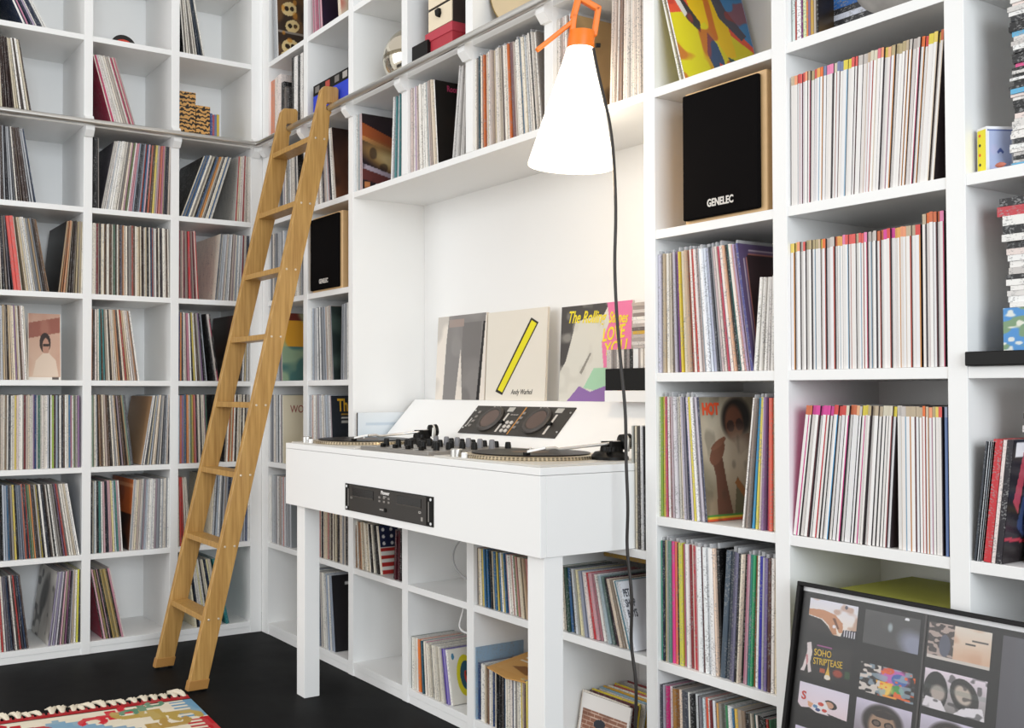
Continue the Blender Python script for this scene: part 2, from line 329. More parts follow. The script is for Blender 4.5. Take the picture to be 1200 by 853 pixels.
def c_pop():
    c = Cv(72, 72, '#e9d41e').grad('#d7cf16', '#f0dc28'); c.poly([(0, .62), (.3, .7), (.62, .6), (1, .42), (1, 1), (0, 1)], '#e8563a').poly([(.55, .8), (1, .48), (1, 1), (.5, 1)], '#3f86c4')
    c.poly([(.2, 1), (.3, .55), (.42, .62), (.62, .3), (.74, .34), (.72, .66), (.55, .98)], '#f2c812').poly([(.42, .52), (.36, .3), (.47, 0), (.58, 0), (.56, .26), (.52, .42)], '#35527a').poly([(.49, .24), (.47, 0), (.58, 0), (.56, .22)], '#dc4c38')
    c.poly([(.62, .32), (.72, .3), (.78, .04), (.68, .06)], '#2f5a58').poly([(.05, .95), (.2, .6), (.34, .5), (.36, .6), (.2, .8), (.12, .97)], '#39383c').poly([(.02, .9), (.18, .62), (.22, .66), (.08, .95)], '#e6e2dc')
    c.poly([(.55, .95), (.62, .7), (.86, .52), (.94, .58), (.74, .8), (.66, .97)], '#4c4a5c').blot(8, .7, '#b93a34', .6, 4, .1); return c
def c_dark(base='#1c1816', spot='#3a2c26', seed=1): return Cv(28, 28, base).blot(4, .55, spot, .8, seed, .3)
def c_room():
    c = Cv(48, 48, '#17110d').blot(4, .6, '#2a1d15', .6, 2, .3); c.ell(.78, .38, .07, .1, '#c9762e', .3).ell(.84, .46, .04, .09, '#e9dfd2').ell(.86, .5, .03, .05, '#241812'); return c
def c_flag():
    c = Cv(48, 48, '#2b1f22'); c.poly([(0, .88), (0, .7), (1, .4), (1, .55)], '#a8562c').poly([(0, .72), (0, .66), (1, .36), (1, .42)], '#d08a50').ell(.45, .42, .5, .16, '#a07a48', -.35, 1, .3).ell(.5, .4, .3, .09, '#d8bd84', -.3, 1, .4)
    c.poly([(0, .36), (0, .3), (.8, .12), (.8, .18)], '#b9a9b4').poly([(0, .3), (0, .16), (1, -.02), (1, .08)], '#6a3630').rect(.04, .12, 0, .13, '#c98250').rect(.2, .28, 0, .12, '#d8d4d2').blot(6, .7, '#1c1418', .5, 6, .1); return c
def c_skulls():
    c = Cv(52, 52, '#33241b').blot(6, .5, '#6a4a2c', .8, 3, .2)
    for x, y, r in ((.2, .78, .13), (.72, .75, .2), (.25, .52, .12), (.2, .2, .14), (.55, .28, .13), (.85, .22, .1), (.5, .08, .14), (.12, .05, .08)):
        c.ell(x, y, r, r*.8, '#d9c08a', .4).ell(x-.04, y, r*.3, r*.3, '#2a1c12').ell(x+.05, y+.01, r*.28, r*.28, '#2a1c12')
    return c.rect(0, 1, .4, .43, '#8a8078').blot(10, .7, '#c9862e', .7, 9, .1)
def c_this():
    return Cv(36, 36, '#20242c').rect(.16, .95, .735, .75, '#b98e34').rect(.16, .9, .68, .7, '#d9d6cf').rect(.16, .86, .63, .65, '#b9b6b0')
def c_figure():
    c = Cv(44, 44, '#1d1c20').rect(.2, .45, .86, .9, '#d9d9d9'); c.poly([(.35, 0), (.4, .5), (.6, .6), (1, .62), (1, 0)], '#a5523c').ell(.72, .68, .16, .13, '#b98a6a', 0, 1, .1).ell(.7, .77, .17, .07, '#2a1a16').rect(.66, .8, .62, .65, '#e9e0d6'); return c
def c_yellowteal():
    c = Cv(44, 44, '#3f5a5c').rect(0, 1, .5, .88, '#d79a2c').rect(0, 1, .88, 1, '#6a2a20').ell(.75, .66, .26, .22, '#8f8a82', 0, 1, .1).ell(.75, .78, .26, .14, '#1f1c1b').rect(0, 1, 0, .5, '#47706c').blot(5, .55, '#9db08c', .8, 4, .15).ell(.6, .25, .2, .12, '#1d1a1a', .5).poly([(.4, 0), (.7, .14), (.9, 0)], '#d9604a').ell(.85, .02, .1, .07, '#e0b030'); return c
def c_brown(): return Cv(36, 36, '#4a2a1d').grad('#6a3f28', '#2c1b16').ell(.55, .62, .3, .3, '#8a5638', 0, .8, .5).blot(4, .58, '#241512', .7, 7, .25)
def c_flag7():
    c = Cv(40, 40, '#efe9e2')
    for k in range(4): c.rect(0, 1, .02+k*.15, .095+k*.15, '#b8332e')
    c.rect(0, 1, .55, 1, '#252b4a')
    for i in range(5):
        for j in range(3): c.ell(.1+i*.2, .63+j*.14, .035, .035, '#e9e6e6')
    return c
def c_sketch(): return Cv(44, 44, '#d9d5ce').blot(3, .52, '#8f8a86', .7, 11, .25).ell(.45, .6, .16, .3, '#3a3634', -.5, .8, .3).blot(8, .66, '#3c3836', .7, 5, .15)
def c_tan(): return Cv(24, 24, '#c9a27a').grad('#d2ad88', '#a57d56').blot(2, .6, '#b58a62', .5, 2, .3)
def c_orange(): return Cv(32, 32, '#c46a34').rect(0, 1, 0, .5, '#241a18').blot(4, .6, '#8f4722', .6, 3, .2).rect(0, 1, .88, .93, '#e2a070')
def c_wo(): return Cv(24, 24, '#d8cdb4').blot(3, .6, '#cdbf9f', .5, 1, .3)
def c_pink(): return Cv(24, 24, '#b32c50').grad('#c23a5c', '#8f2440')
def c_ring():
    c = Cv(64, 64, '#e9e6dd', 1.9).blot(3, .6, '#dcd6c8', .5, 4, .3); return c.ell(.66, .5, .36, .37, '#d9cf1e').ell(.7, .5, .25, .26, '#25566a').ell(.72, .46, .09, .13, '#c8402c', .5).ell(.74, .52, .05, .05, '#1c1c1e').ell(.2, .86, .06, .06, '#4a86a8')
def c_psb(): return Cv(40, 40, '#e2e4ea').blot(2, .55, '#cfcfd4', .6, 5, .3).ell(.82, .66, .09, .07, '#2a1a1c')
def c_patch(): return Cv(28, 28, '#151313').blot(6, .6, '#d9d2cc', 1, 4, .06).blot(8, .7, '#c2486a', 1, 6, .06)
def c_navy(): return Cv(28, 28, '#16223c').blot(4, .55, '#2f4a78', .7, 3, .3).rect(0, 1, 0, .1, '#101624')
def c_plain(col, seed=1): return lambda: Cv(16, 16, col).blot(2, .5, col, .5, seed)
# ---- left run
def zb(r): return zrow(r)+ST/2+0.0006
inA = {1: (UA[3]+T/2, UA[2]-T/2), 2: (UA[2]+T/2, UA[1]-T/2), 3: (UA[1]+T/2, UA[0]-T/2)}
CW = {1: 'first', 2: 'second', 3: 'third'}; RW = {-3: 'bottom', -2: 'second', -1: 'third', 0: 'fourth', 1: 'fifth', 2: 'sixth', 3: 'seventh', 4: 'eighth'}
def A(col, r, groups): fill('A', *inA[col], zb(r), f"left wall {CW[col]} column, {'bottom row' if r == -3 else RW[r]+' row up'}", groups)
A(1, 4, [('L', 24, 53, 26, 31, ['#d98aa8', '#b9a6c2', '#efece8', '#c94f8a', '#26304a', '#e6e0dc'], dict(first_face='#1d3254'))])
A(3, 4, [('L', 214, 240, 5, 13, ['#1a1a1d', '#22303f', '#dcd6ca', '#efe9dd', '#8f9aa4', '#6f6a64', '#e6e2d8'], dict(first_face='#15161a'))])
A(1, 3, [('L', -12, 36, 3, 11, ['#3a2622', '#e2d8c4', '#efe9df', '#8f98a6', '#efece6', '#d5cab2', '#1b1a1c', '#cfc3a8', '#4a3a34'])])
A(2, 3, [('L', 130, 160, 16, 18, ['#c23a66', '#dcd8d2', '#cbb9ae', '#e6ddd0', '#c9607a', '#efebe6', '#b5aba2', '#d6d1c8'], dict(first_face='#a62a4c'))])
A(1, 2, [('L', -18, 42, 1, 11, DARK+GREY+['#c9a9b0', '#efe9de'])])
A(2, 2, [('L', 108, 115, 0, 1, ['#1f1e20', '#8c8680', '#26262b']), ('R', 118, 199, 1.5, 11, MIX+PALE+['#c4743c', '#3f6f95', '#d99aa8'], dict(face='#4a4650'))])
A(3, 2, [('R', 212, 248, 18, 21, ['#efe8da', '#e2d8c2', '#1d1c1e', '#c9843c', '#3d5f86', '#d2c8b4', '#8f8a84', '#2a2a30', '#efe9de', '#6f6a86'], dict(first_face='#1b1715', face='#1b1715')), ('R', 274, 292, 1, 4, PALE+['#a83c3c', '#d9cdb2'], dict(face='#cfcac2'))])
A(1, 1, [('L', -18, 11, 2, 6, DARK+['#d9d0c4', '#8c86a0']), ('L', 14, 26, 6.6, 7.4, [], dict(seq=[('#2a2430', 1.2), ('#e2554c', 4), ('#e4574e', 4), ('#d9cfc2', 1.4)])), ('L', 30, 57, 8, 11, WARM+GREY), ('R', 66, 97, 1, 8, WARM+['#b9835a', '#efe6d4', '#4a86c0', '#5d3226'], dict(face='#171312', art=lambda: c_dark('#14100f', '#241b18', 2)))])
A(2, 1, [('L', 107, 199, 0, 1, RICH+DARK+WARM+['#c9bb52', '#7b2b33', '#28406d'])])
A(3, 1, [('L', 209, 234, 0, 4, ['#7a3a46', '#c9939b', '#efe2d4', '#c8343a', '#9c5a5e', '#8f8078', '#d9b9ae', '#6a2a34']), ('R', 250, 292, 1, 6, GREY+['#3a4c6a', '#2c3446', '#a23a44', '#e9e2d3', '#c9c2b4', '#1d1c1f'], dict(face='#e9e2d2'))])
A(1, 0, [('L', -18, 34, 1, 4, PALE+WARM+['#7b2b33', '#8f6f96', '#6a6a72'])])
A(2, 0, [('L', 107, 164, 0, 9, WARM+PALE+['#3f8a8c', '#7a9a52', '#c98a94', '#3a2f2a', '#24222a', '#a8443c'])])
A(3, 0, [('L', 209, 244, 0, 7, MIX+['#3f7fb5', '#d8c25a', '#1d1b1c']), ('L', 251, 257, 8.7, 9.2, [], dict(seq=[('#1c1a1b', 2), ('#d9d2cc', 4), ('#191718', 2)], face='#151313', art=c_patch)), ('R', 272, 292, 1, 6, WARM+GREY, dict(face='#2f211b', art=lambda: c_dark('#30211b', '#58302a', 4)))])
A(1, -1, [('L', -18, 97, 0, 0.6, MIX+PALE+['#7b2b33', '#efece6', '#d99a9a', '#8fa83c', '#2e3138', '#5a2a34'])])
A(2, -1, [('L', 107, 158, 0.5, 8, GREY+WARM+['#9db9cf', '#2b2a30', '#efe9de', '#7f9a86', '#c97f4a']), ('R', 164, 199, 1.5, 11, PALE+GREY+['#c04a4a', '#d9cdb2', '#2a2630'], dict(face='#cfa67c', art=c_tan))])
A(3, -1, [('L', 209, 246, 0, 3, MIX+['#1d1b1c', '#c8343a', '#c9d6df', '#e2d39a']), ('R', 262, 292, 0.5, 3, WARM+['#c96a34', '#d9d2c4', '#7f7a76'], dict(face='#151315'))])
A(1, -2, [('L', -18, 95, 1, 10.5, DARK+MIX+['#efece6', '#f3f1ec', '#c9a2a8', '#1f3a5a', '#1b1a1c', '#1b1a1c'], dict(face='#233c60'))])
A(2, -2, [('L', 107, 146, 0, 4.5, ['#e9e4d6', '#d9d0bc', '#1f1e22', '#c3cdd2', '#e0d39a', '#3f7a74', '#efece6', '#8f8a84', '#2c3040', '#c9a2a8']), ('R', 152, 199, 0.5, 4, GREY+PALE+['#2c3446', '#d9cdb2', '#8a8fa6'], dict(face='#c8682e', art=c_orange))])
A(3, -2, [('L', 209, 227, 1, 7, ['#d9d2c4', '#c2403c', '#e9e2d3', '#8f8a84', '#2a2a2c']), ('R', 247, 292, 0.5, 3.5, GREY+['#5a6684', '#8a8fa6', '#2c3446', '#c8cdd6', '#1d1b1c', '#e2d8c4'])])
A(1, -3, [('L', -14, 37, 3, 8, DARK+['#efe9de', '#d9d5ce', '#c2403c', '#8f6f4c']), ('R', 58, 98, 1, 8, ['#8f86a0', '#7a4a6a', '#d9a6b4', '#efe9e2', '#55525a', '#d9d23c', '#9a8f7a', '#c9b9a0', '#2c2a30', '#c4c0c6'], dict(face='#d9d5ce', art=c_sketch))])
A(2, -3, [('L', 122, 148, 11, 12.5, ['#c98a9a', '#e0b0bc', '#efe2da', '#1d1c1f', '#8a7a4a', '#26231f', '#d9c27a', '#2a2a2a', '#b59a5a'], dict(first_face='#a8324e'))])
A(3, -3, [('L', 230, 263, 8, 12, ['#20304a', '#8a8f9a', '#c9bfae', '#efe6c8', '#e2d8a8', '#1d1c1e', '#d9d5ce', '#6a4a3a', '#efe9de', '#2a2a2e', '#b5423c']), ('L', 265.5, 269, 13, 13, [], dict(seq=[('#1f7a7c', 3)]))])
# ---- back run
inB = [(UB[i]+T/2, UB[i+1]-T/2) for i in range(9)]
def B(col, r, phrase, groups, **k): fill('B', *inB[col], k.pop('z', zb(r)), phrase, groups, **k)
n0 = 'narrow column behind ladder, '; n1 = 'narrow column left of niche, '
B(0, 4, n0+'top row', [('L', 322, 328, 3, 5, GREY, dict(face='#33241b', art=c_skulls, tr=(.012, .018)))])
B(1, 4, n1+'top row', [('L', 368, 378, 3, 6, ['#c98a9a', '#d9a9b4', '#b9607a', '#e2c6cc', '#a89aa0'], dict(face='#22142a', art=lambda: c_dark('#22142a', '#2c1a36', 3))), ('L', 398, 401, 6, 6, [], dict(seq=[('#e2d2bc', 4)], face='#e6d6c0', art=lambda: Cv(24, 24, '#e6d6c0').blot(5, .55, '#c96a5c', .8, 3, .15)))])
B(0, 2, n0+'sixth row up', [('L', 317, 352, 0, 3, GREY+['#1d1b1c', '#c9bba4', '#efe9de'], dict(face='#161416', tr=(.009, .014)))])
B(1, 2, n1+'sixth row up', [('L', 362, 394, 0, 8, PALE+['#8f9aa4', '#3a3840', '#c8a2a8'], dict(face='#4a2a1d', art=c_brown))])
B(0, 1, n0+'fifth row up', [('L', 317, 354, 0, 1, GREY+['#2c2a30', '#c9b09a', '#d9d2c4'], dict(tr=(.009, .014)))])
B(0, 0, n0+'fourth row up', [('L', 317, 332, 0, 3, GREY, dict(face='#3f5a5c', art=c_yellowteal))])
B(1, 0, n1+'fourth row up', [('L', 362, 390, 0, 5, GREY+['#dfe6ee', '#efece6', '#c9d4e2'], dict(face='#2a3432', art=lambda: c_dark('#2a3432', '#4a5a52', 5))), ('R', 398, 408, 0, 2, GREY)])
B(0, -1, n0+'third row up', [('L', 317, 333, 0, 1, GREY+['#2f8a6a'], dict(face='#d8cdb4', art=c_wo, desc='cream cover with dark red letters'))])
B(1, -1, n1+'third row up', [('L', 362, 390, 0, 5, GREY+['#e2b5aa', '#9a8fa0'], dict(face='#20242c', art=c_this, desc='black cover headed with a bold yellow word'))])
B(0, -2, n0+'second row up', [('L', 315, 342, 0, 1.5, GREY+['#c9908a', '#3a3a40', '#8a4a4a'], dict(face='#8d9296', tr=(.009, .014)))])
B(1, -2, 'cubby behind the left desk leg, second row', [('L', 362, 409, 0, 0.5, ['#c99aa0', '#8f9298', '#1d1c1e', '#2a2a2e', '#c98a86', '#d9c9b4', '#b5aba2', '#e2d8c4', '#8a5a40', '#3a2622', '#cfc3a8', '#5a4a44'])])
B(1, -3, 'cubby behind the left desk leg, bottom row', [('L', 362, 393, 0, 7, ['#a3abb8', '#8d97a8', '#c3cad4', '#6f7a8c', '#d9d5ce', '#e6e2d8', '#93a0b4', '#b9b2ac', '#7f8a9c'], dict(face='#1d1c20', art=c_figure, desc='dark cover with a smiling person in red-brown'))])
B(2, 2, 'cubby over the desk with a brown cover', [('L', 415, 424, 0.5, 2, ['#c9b0b0', '#c6ccce', '#9fa9ac', '#dcd8d2', '#b9bdbc'], dict(face='#2b1f22', art=c_flag, desc='dark cover with a blurred orange flag')), ('R', 457, 470.5, 1, 5, ['#efece8', '#5a6aa0', '#8a7ab0', '#d9d2d6', '#3a5a8a', '#b5a2bc', '#4a8a8c', '#c9c6d2'])])
B(3, 2, 'cubby over the desk with a black cover', [('L', 480, 514, 0, 5, PALE+['#c98aa0', '#8f8a88', '#a9b2b4', '#b9a2bc'], dict(face='#17110d', art=c_room, desc='black cover with a pink title')), ('R', 531, 544, 5, 9, ['#d5d2cf', '#e2e0dc', '#c6c2be'])])
B(4, 2, 'packed cubby just left of the hanging lamp', [('L', 555, 638, 0, 6, PALE+PALE+WARM[:3]+['#2f4a55', '#1f1c1d', '#b98aa0', '#7a5a5e', '#c96a34', '#4a6f8a', '#efe9de', '#8a8078'])])
B(5, 2, 'cubby behind the hanging lamp', [('L', 648, 676, 0, 3, PALE, dict(face='#b08d5c', art=lambda: Cv(40, 40, '#b99a6c').blot(3, .5, '#7f6442', .8, 4, .3).ell(.5, .55, .22, .3, '#c9a878', 0, .8, .4).ell(.6, .3, .2, .1, '#55402c', .3, .8, .3))), ('R', 716, 757, 0, 2.5, ['#f0e4d6', '#e2d8cc', '#dccabc', '#cdbcae', '#a8806a', '#efe9e0', '#d6cabf', '#9a8478', '#e9e0d6'])])
q = lambda s: [(a, float(b)) for a, b in (x.split(':') for x in s.split())]
B(6, 2, 'cubby above the large black speaker', [('L', 799, 807, 14, 15, [], dict(seq=q('#d9c83c:2 #efece4:3 #c9b9c4:2.2 #a9b2cc:2 #f2f0ea:2.5'), face='#e0d11e', art=c_pop, desc='bright yellow, red and blue pop cover'))])
B(6, 0, 'cubby under the large black speaker', [('L', 771, 879, 0, 8, [], dict(seq=q('#c9c6d6:3 #d9cbb2:2.4 #b9a486:1.6 #efe8dc:2.6 #e2d8c8:2 #9a938c:2 #6f6258:1.5 #b5b0bc:2.6 #c9c0c6:2 #7a3a86:1.4 #d9c23c:1.6 #efe6d2:2.6 #d8c8b0:2.6 #c2a68a:2 #b0564a:2.2 #e9e2d8:2 #c8382f:2.2 #e6dcd8:2.4 #cdb9b4:2 #9aa6b2:2.2 #f0f0f2:3 #d8dde8:2.4 #b9bdd4:3 #4a4a50:1.6 #8f9096:2 #c9b4b4:2 #d8d0c8:2 #d04a62:2 #cfc8d8:2.4 #efe4da:2.4 #e2b090:1.4 #14201f:1.8 #2f6a66:1.4 #efe6dc:2.6 #e0a8a4:1.4 #b9a2c4:2 #c9b0bc:2 #4c4a8a:2.4'), face='#5a4a6c', art=c_purple, desc='purple-framed dark maroon cover')), ('R', 881, 907, 2, 7, [], dict(seq=q('#efece6:3 #e6e2dc:3 #f2efea:3 #dcd8d6:2.4 #efeeec:3 #e2dfdc:3'), H=.222, face='#ece9e2', back=.012))])
B(6, -1, 'cubby with the smoking man cover', [('L', 770, 827, 0, 5, [], dict(seq=q('#e6e6c8:1.6 #7fa03c:2.4 #d9c84a:2.6 #c2566a:1.4 #f2f0ee:3.4 #7a2f24:1.8 #b5a2a8:2.8 #d6d2d6:2.8 #cdcabf:2.4 #efe2cc:2.4 #b9b2c0:2.6 #8f8a96:2 #2f3a5c:2.2 #3f7a5a:1.8 #cfc4d4:2.6 #e0d04a:2.6 #efece8:2.6 #9a92a4:2.4 #c4bcc6:2 #3a3c54:2.2'), face='#9a8a72', art=c_smoke, desc='hazy cover of a man smoking')), ('R', 867, 907, 0.5, 8, [], dict(seq=q('#efe9e2:2.4 #8f8078:3 #3f9ccf:4 #e6d85a:4 #efdcd4:3 #8a6a94:3.2 #c9506a:2 #ee6a55:5 #d8cdb0:4'), face='#efe9e2'))])
B(6, -2, 'packed cubby right of the hanging cable', [('L', 769, 841, 0, 2, [], dict(seq=q('#3fa58a:2.6 #1c2438:2.2 #cfc08e:2 #a8a6a0:2 #5f8a7c:2.6 #e83f92:3 #ee7a5a:3.4 #1d1a1c:1.4 #d3cf4a:4 #c86a80:2.4 #9fb4c8:2 #efe9e6:2.4 #8a2a2e:2.4 #e6cfc4:2 #c9404a:3 #cfa0a2:2 #f0f2f2:4.2 #5a2a2c:1.4 #eef0f0:3.6 #dfe3e8:3.4 #f2f0ee:3.6 #efd2bc:2 #171517:2.6')), ), ('R', 842, 907, 1, 4.5, [], dict(seq=q('#4c5a68:6 #3a434e:4 #5d5a74:4 #6f6c86:3 #26262a:3 #efe2cc:1.6 #1b1a1b:1.8 #b9788e:3 #c79aa8:2 #2f7f78:3 #3aa06a:2.4 #8a5a34:2.4 #eceae6:3 #3434a2:4 #b5b2b8:2.4 #7a6a9c:3.4 #5a3a34:3.4 #efeae6:3.4 #e9d9bc:2.4')))])
B(6, -3, 'lowest cubby left of the framed poster', [('L', 769, 906, 0.5, 5, [], dict(seq=q('#4a4a52:2 #b9b4c4:3 #9a6a8a:2 #d02a7a:1.4 #efe8ea:3 #1c1a1b:2 #a8763a:3 #8a5a2a:1.6 #efd8c2:3 #55565e:5 #3f4450:3 #f0efe9:3 #1a191a:3 #e9eef0:3 #26262a:3 #7a7880:2 #cfe0e4:2.4 #e8593a:3.4 #f2efe9:2.6 #7a2a2e:2 #e2e8ef:3 #2c2426:2 #d9a25a:2 #8f8a80:3 #6f756c:2.6 #3f8a5c:2 #f0efec:3.4 #dfe2e4:2 #2f6f9c:2 #e2b94a:3 #a89682:4 #8a7664:3 #1d1b1b:2.6 #4a4640:2 #bdb4a4:2 #1f5a5c:2 #efe4da:2 #161515:6 #23302c:2 #b5423c:1.6 #3a6a4a:1.6')))])
fill('B', nx0, nx1, 0.7086, 'gap between desk and right upright', [('L', 740.5, 757, 0, 1, [], dict(seq=q('#a8aaa6:2 #6f746f:2.4 #d9cdb4:1.6 #4a4440:1.8 #efeeec:3 #cfcfd2:2 #2a2a2c:1.4'), H=.333))])
# ---- seven-inch singles under the desk
S7 = 0.187
SP = ['#efe9dc', '#e2d8c4', '#d5c6aa', '#efece6', '#c9b9a0', '#b59a7c', '#f2efe8', '#8f8a84', '#3a3436', '#1f1d1e', '#c98a86', '#3f6f95', '#d9c25a', '#e6e0d2', '#7a5a48']
k7 = dict(H=S7, name='single_record', gname='seven inch singles under the desk', tr=(.005, .0085))
B(2, -2, 'cubby under the desk with a flag cover', [('L', 412, 448, 3, 11, WARM+['#c98a8a', '#efe9de', '#241d1c', '#1d1b1c'], dict(face='#efe9e2', art=c_flag7, desc='stars and stripes cover')), ('R', 459, 470.5, 1, 6, ['#c23a86', '#a02a6a', '#2a1518', '#3a1a20', '#1c1214', '#55202a'])], **k7)
B(3, -3, 'bottom cubby under the desk with ring label', [('L', 479, 528, 0.5, 11, [], dict(seq=q('#2a4a34:2 #efece2:2.4 #e2dccf:2.4 #f0ede6:2.4 #dcd5c8:2 #ee7a22:4 #efe2d2:2 #2f5a6a:2 #1d1c1c:1.6 #efe8da:2.6 #c43a7a:1.4 #e9e2d4:2.6 #d8cfbe:2 #f2efe6:2.6 #26241f:1.4 #e6dfd0:2.4 #efe9dd:2.6 #cfc8ba:2 #dcd6c8:2.4 #efece4:2.4 #c9c2b6:2 #4a2f9a:3.4 #8a7ac0:1.4 #efece4:3'), face='#e9e6dd', art=c_ring, desc='white sleeve with a yellow ring label'))], **k7)
B(4, -2, 'cubby under the desk, left of the right leg', [('L', 553, 640, 2, 9, SP+['#2f6a9a', '#efe9de', '#5a7a9a', '#a8443c', '#7a8a5a'])], **k7)
B(4, -3, 'bottom cubby left of the right desk leg', [('L', 560, 640, 0, 1, SP+['#28406d', '#efe4da', '#c9a0ad'])], **k7)
B(5, -2, 'cubby right of the right desk leg', [('L', 650, 742, 3, 19, [], dict(seq=q('#b5683c:2 #3f7a52:2 #efe6da:2 #d8cdb8:2 #1c2418:3 #2f4a3a:2 #2f5a86:3 #26262a:2 #c9ccd0:3 #9a9a92:2 #efe6b9:3 #cfc8a8:2 #8f93a4:3 #b9bcc8:2 #e2d3cc:3 #c22a34:2.6 #c9949a:3 #a86a74:2 #e9e6e0:3.4 #cfd4d6:3 #9aaab0:3 #5a706a:2.4 #3a2430:3 #6a3a48:2 #d6c3ae:3 #8a7a6a:2 #efe9de:2 #4a8aa0:2.6 #cdd6dc:2 #e2e4ea:3'), face='#e2e4ea', art=c_psb, desc='white sleeve with dark block letters'))], **k7)
# the 300 long-playing records that show largest are objects of their own; the others make one mass
def shown(it):
    loc, rz, ry = rec_matrix(it); u = Vector((0, 1, 0)) if it['unit'] == 'A' else Vector((1, 0, 0)); p = Vector(loc)
    a = proj(p); b_ = proj(p+u*(it['t']/math.cos(it['th']))); c_ = proj(p+Vector((0, 0, it['H'])))
    if max(a[0], b_[0]) < 2 or min(a[0], b_[0]) > 1198 or c_[1] > 850 or a[1] < 5: return 0
    return abs(b_[0]-a[0])*abs(min(853, a[1])-max(0, c_[1]))+(1e5 if it['art'] else 0)
lps = sorted([r for r in ALLREC if r['name'] == 'vinyl_record'], key=shown, reverse=True)
single = lps[:300]+[r for r in ALLREC if r['name'] == 'single_record']
def put_record(it):
    loc, rz, ry = rec_matrix(it)
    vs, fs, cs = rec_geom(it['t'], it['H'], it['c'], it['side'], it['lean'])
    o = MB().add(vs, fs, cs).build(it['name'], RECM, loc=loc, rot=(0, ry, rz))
    kind = 'single' if it['name'] == 'single_record' else 'record'
    if it.get('desc'): lab = f"{kind} with {it['desc']}, on the right-hand shelving"
    else: lab = f"{cname(it['c'])} {kind}, {ordn(it['ord'])} from left, {it['phrase']}"
    tag(o, lab, 'record', it['gname'] if kind == 'single' else 'records on the shelves')
    H, t = it['H'], it['t']
    if it['art']:
        e = 0.0006
        if it['unit'] == 'A': a = art(it['art'](), (-t-e if it['lean'] == 'R' else -e, H, 0), (0, -H, 0), (0, 0, H), 'cover_print', o)
        else:
            x = (t+e) if it['lean'] == 'L' else e
            a = art(it['art'](), (x, 0.001, 0), (0, H, 0), (0, 0, H), 'cover_print', o)
    it['obj'] = o; return o
for it in single: put_record(it)
mass = MB()
for it in lps[300:]:
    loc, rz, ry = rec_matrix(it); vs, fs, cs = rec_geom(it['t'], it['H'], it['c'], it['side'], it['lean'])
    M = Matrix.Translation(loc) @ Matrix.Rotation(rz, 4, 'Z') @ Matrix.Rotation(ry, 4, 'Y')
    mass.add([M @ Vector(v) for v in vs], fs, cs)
mo = mass.build('record_collection', RECM, kind='stuff')
tag(mo, 'remaining thin-spined records packed in the white shelving on both walls', 'records')
def face_text(part, body, size, u, v, col, **k):      # lettering on the right-hand cover of a record of the back run
    it = next(r for r in ALLREC if r.get('desc') and part in r['desc']); o = it['obj']; H = it['H']
    x = (it['t'] if it['lean'] == 'L' else 0)+0.0009
    return text(body, size, o, (x, u*H, v*H), (math.pi/2, 0, math.pi/2), col, **k)
face_text('dark red letters', 'WO', .05, .12, .74, '#8f3a3a', sx=.75)
face_text('bold yellow', 'This', .075, .1, .79, '#e3ae2a', sx=.62, offset=.0015)
face_text('pink title', 'Room', .032, .17, .885, '#c23a66', sx=.72, offset=.0006)
face_text('smoking', 'HOT', .04, .03, .86, '#e0532c', sx=.72, offset=.0022)
for i, s_ in enumerate(('PET', 'SHOP', 'BOYS')): face_text('block letters', s_, .029, .015, .78-.15*i, '#4a4c55', sx=.5, offset=.0008)
# translucent outer sleeves standing above the tops in the nearest cubbies
pm, N, L, b = nodes('clear_plastic_sleeve'); b.inputs['Base Color'].default_value = (.75, .76, .78, 1); b.inputs['Roughness'].default_value = .25; b.inputs['Alpha'].default_value = .42
for it in single:
    if it['unit'] == 'B' and it['phrase'].startswith(('cubby under the large', 'cubby with the smoking', 'packed cubby right', 'packed cubby just')) and it['H'] > .3 and it['t'] > .0042 and it['ord'] % 2:
        x0, x1 = (0.0005, it['t']-.0005) if it['lean'] == 'L' else (-it['t']+.0005, -.0005); h = it['H']
        MB().box(x0, x1, .006, h-.006, h, h+random.uniform(.006, .013)).build('plastic_sleeve', pm, it['obj'])
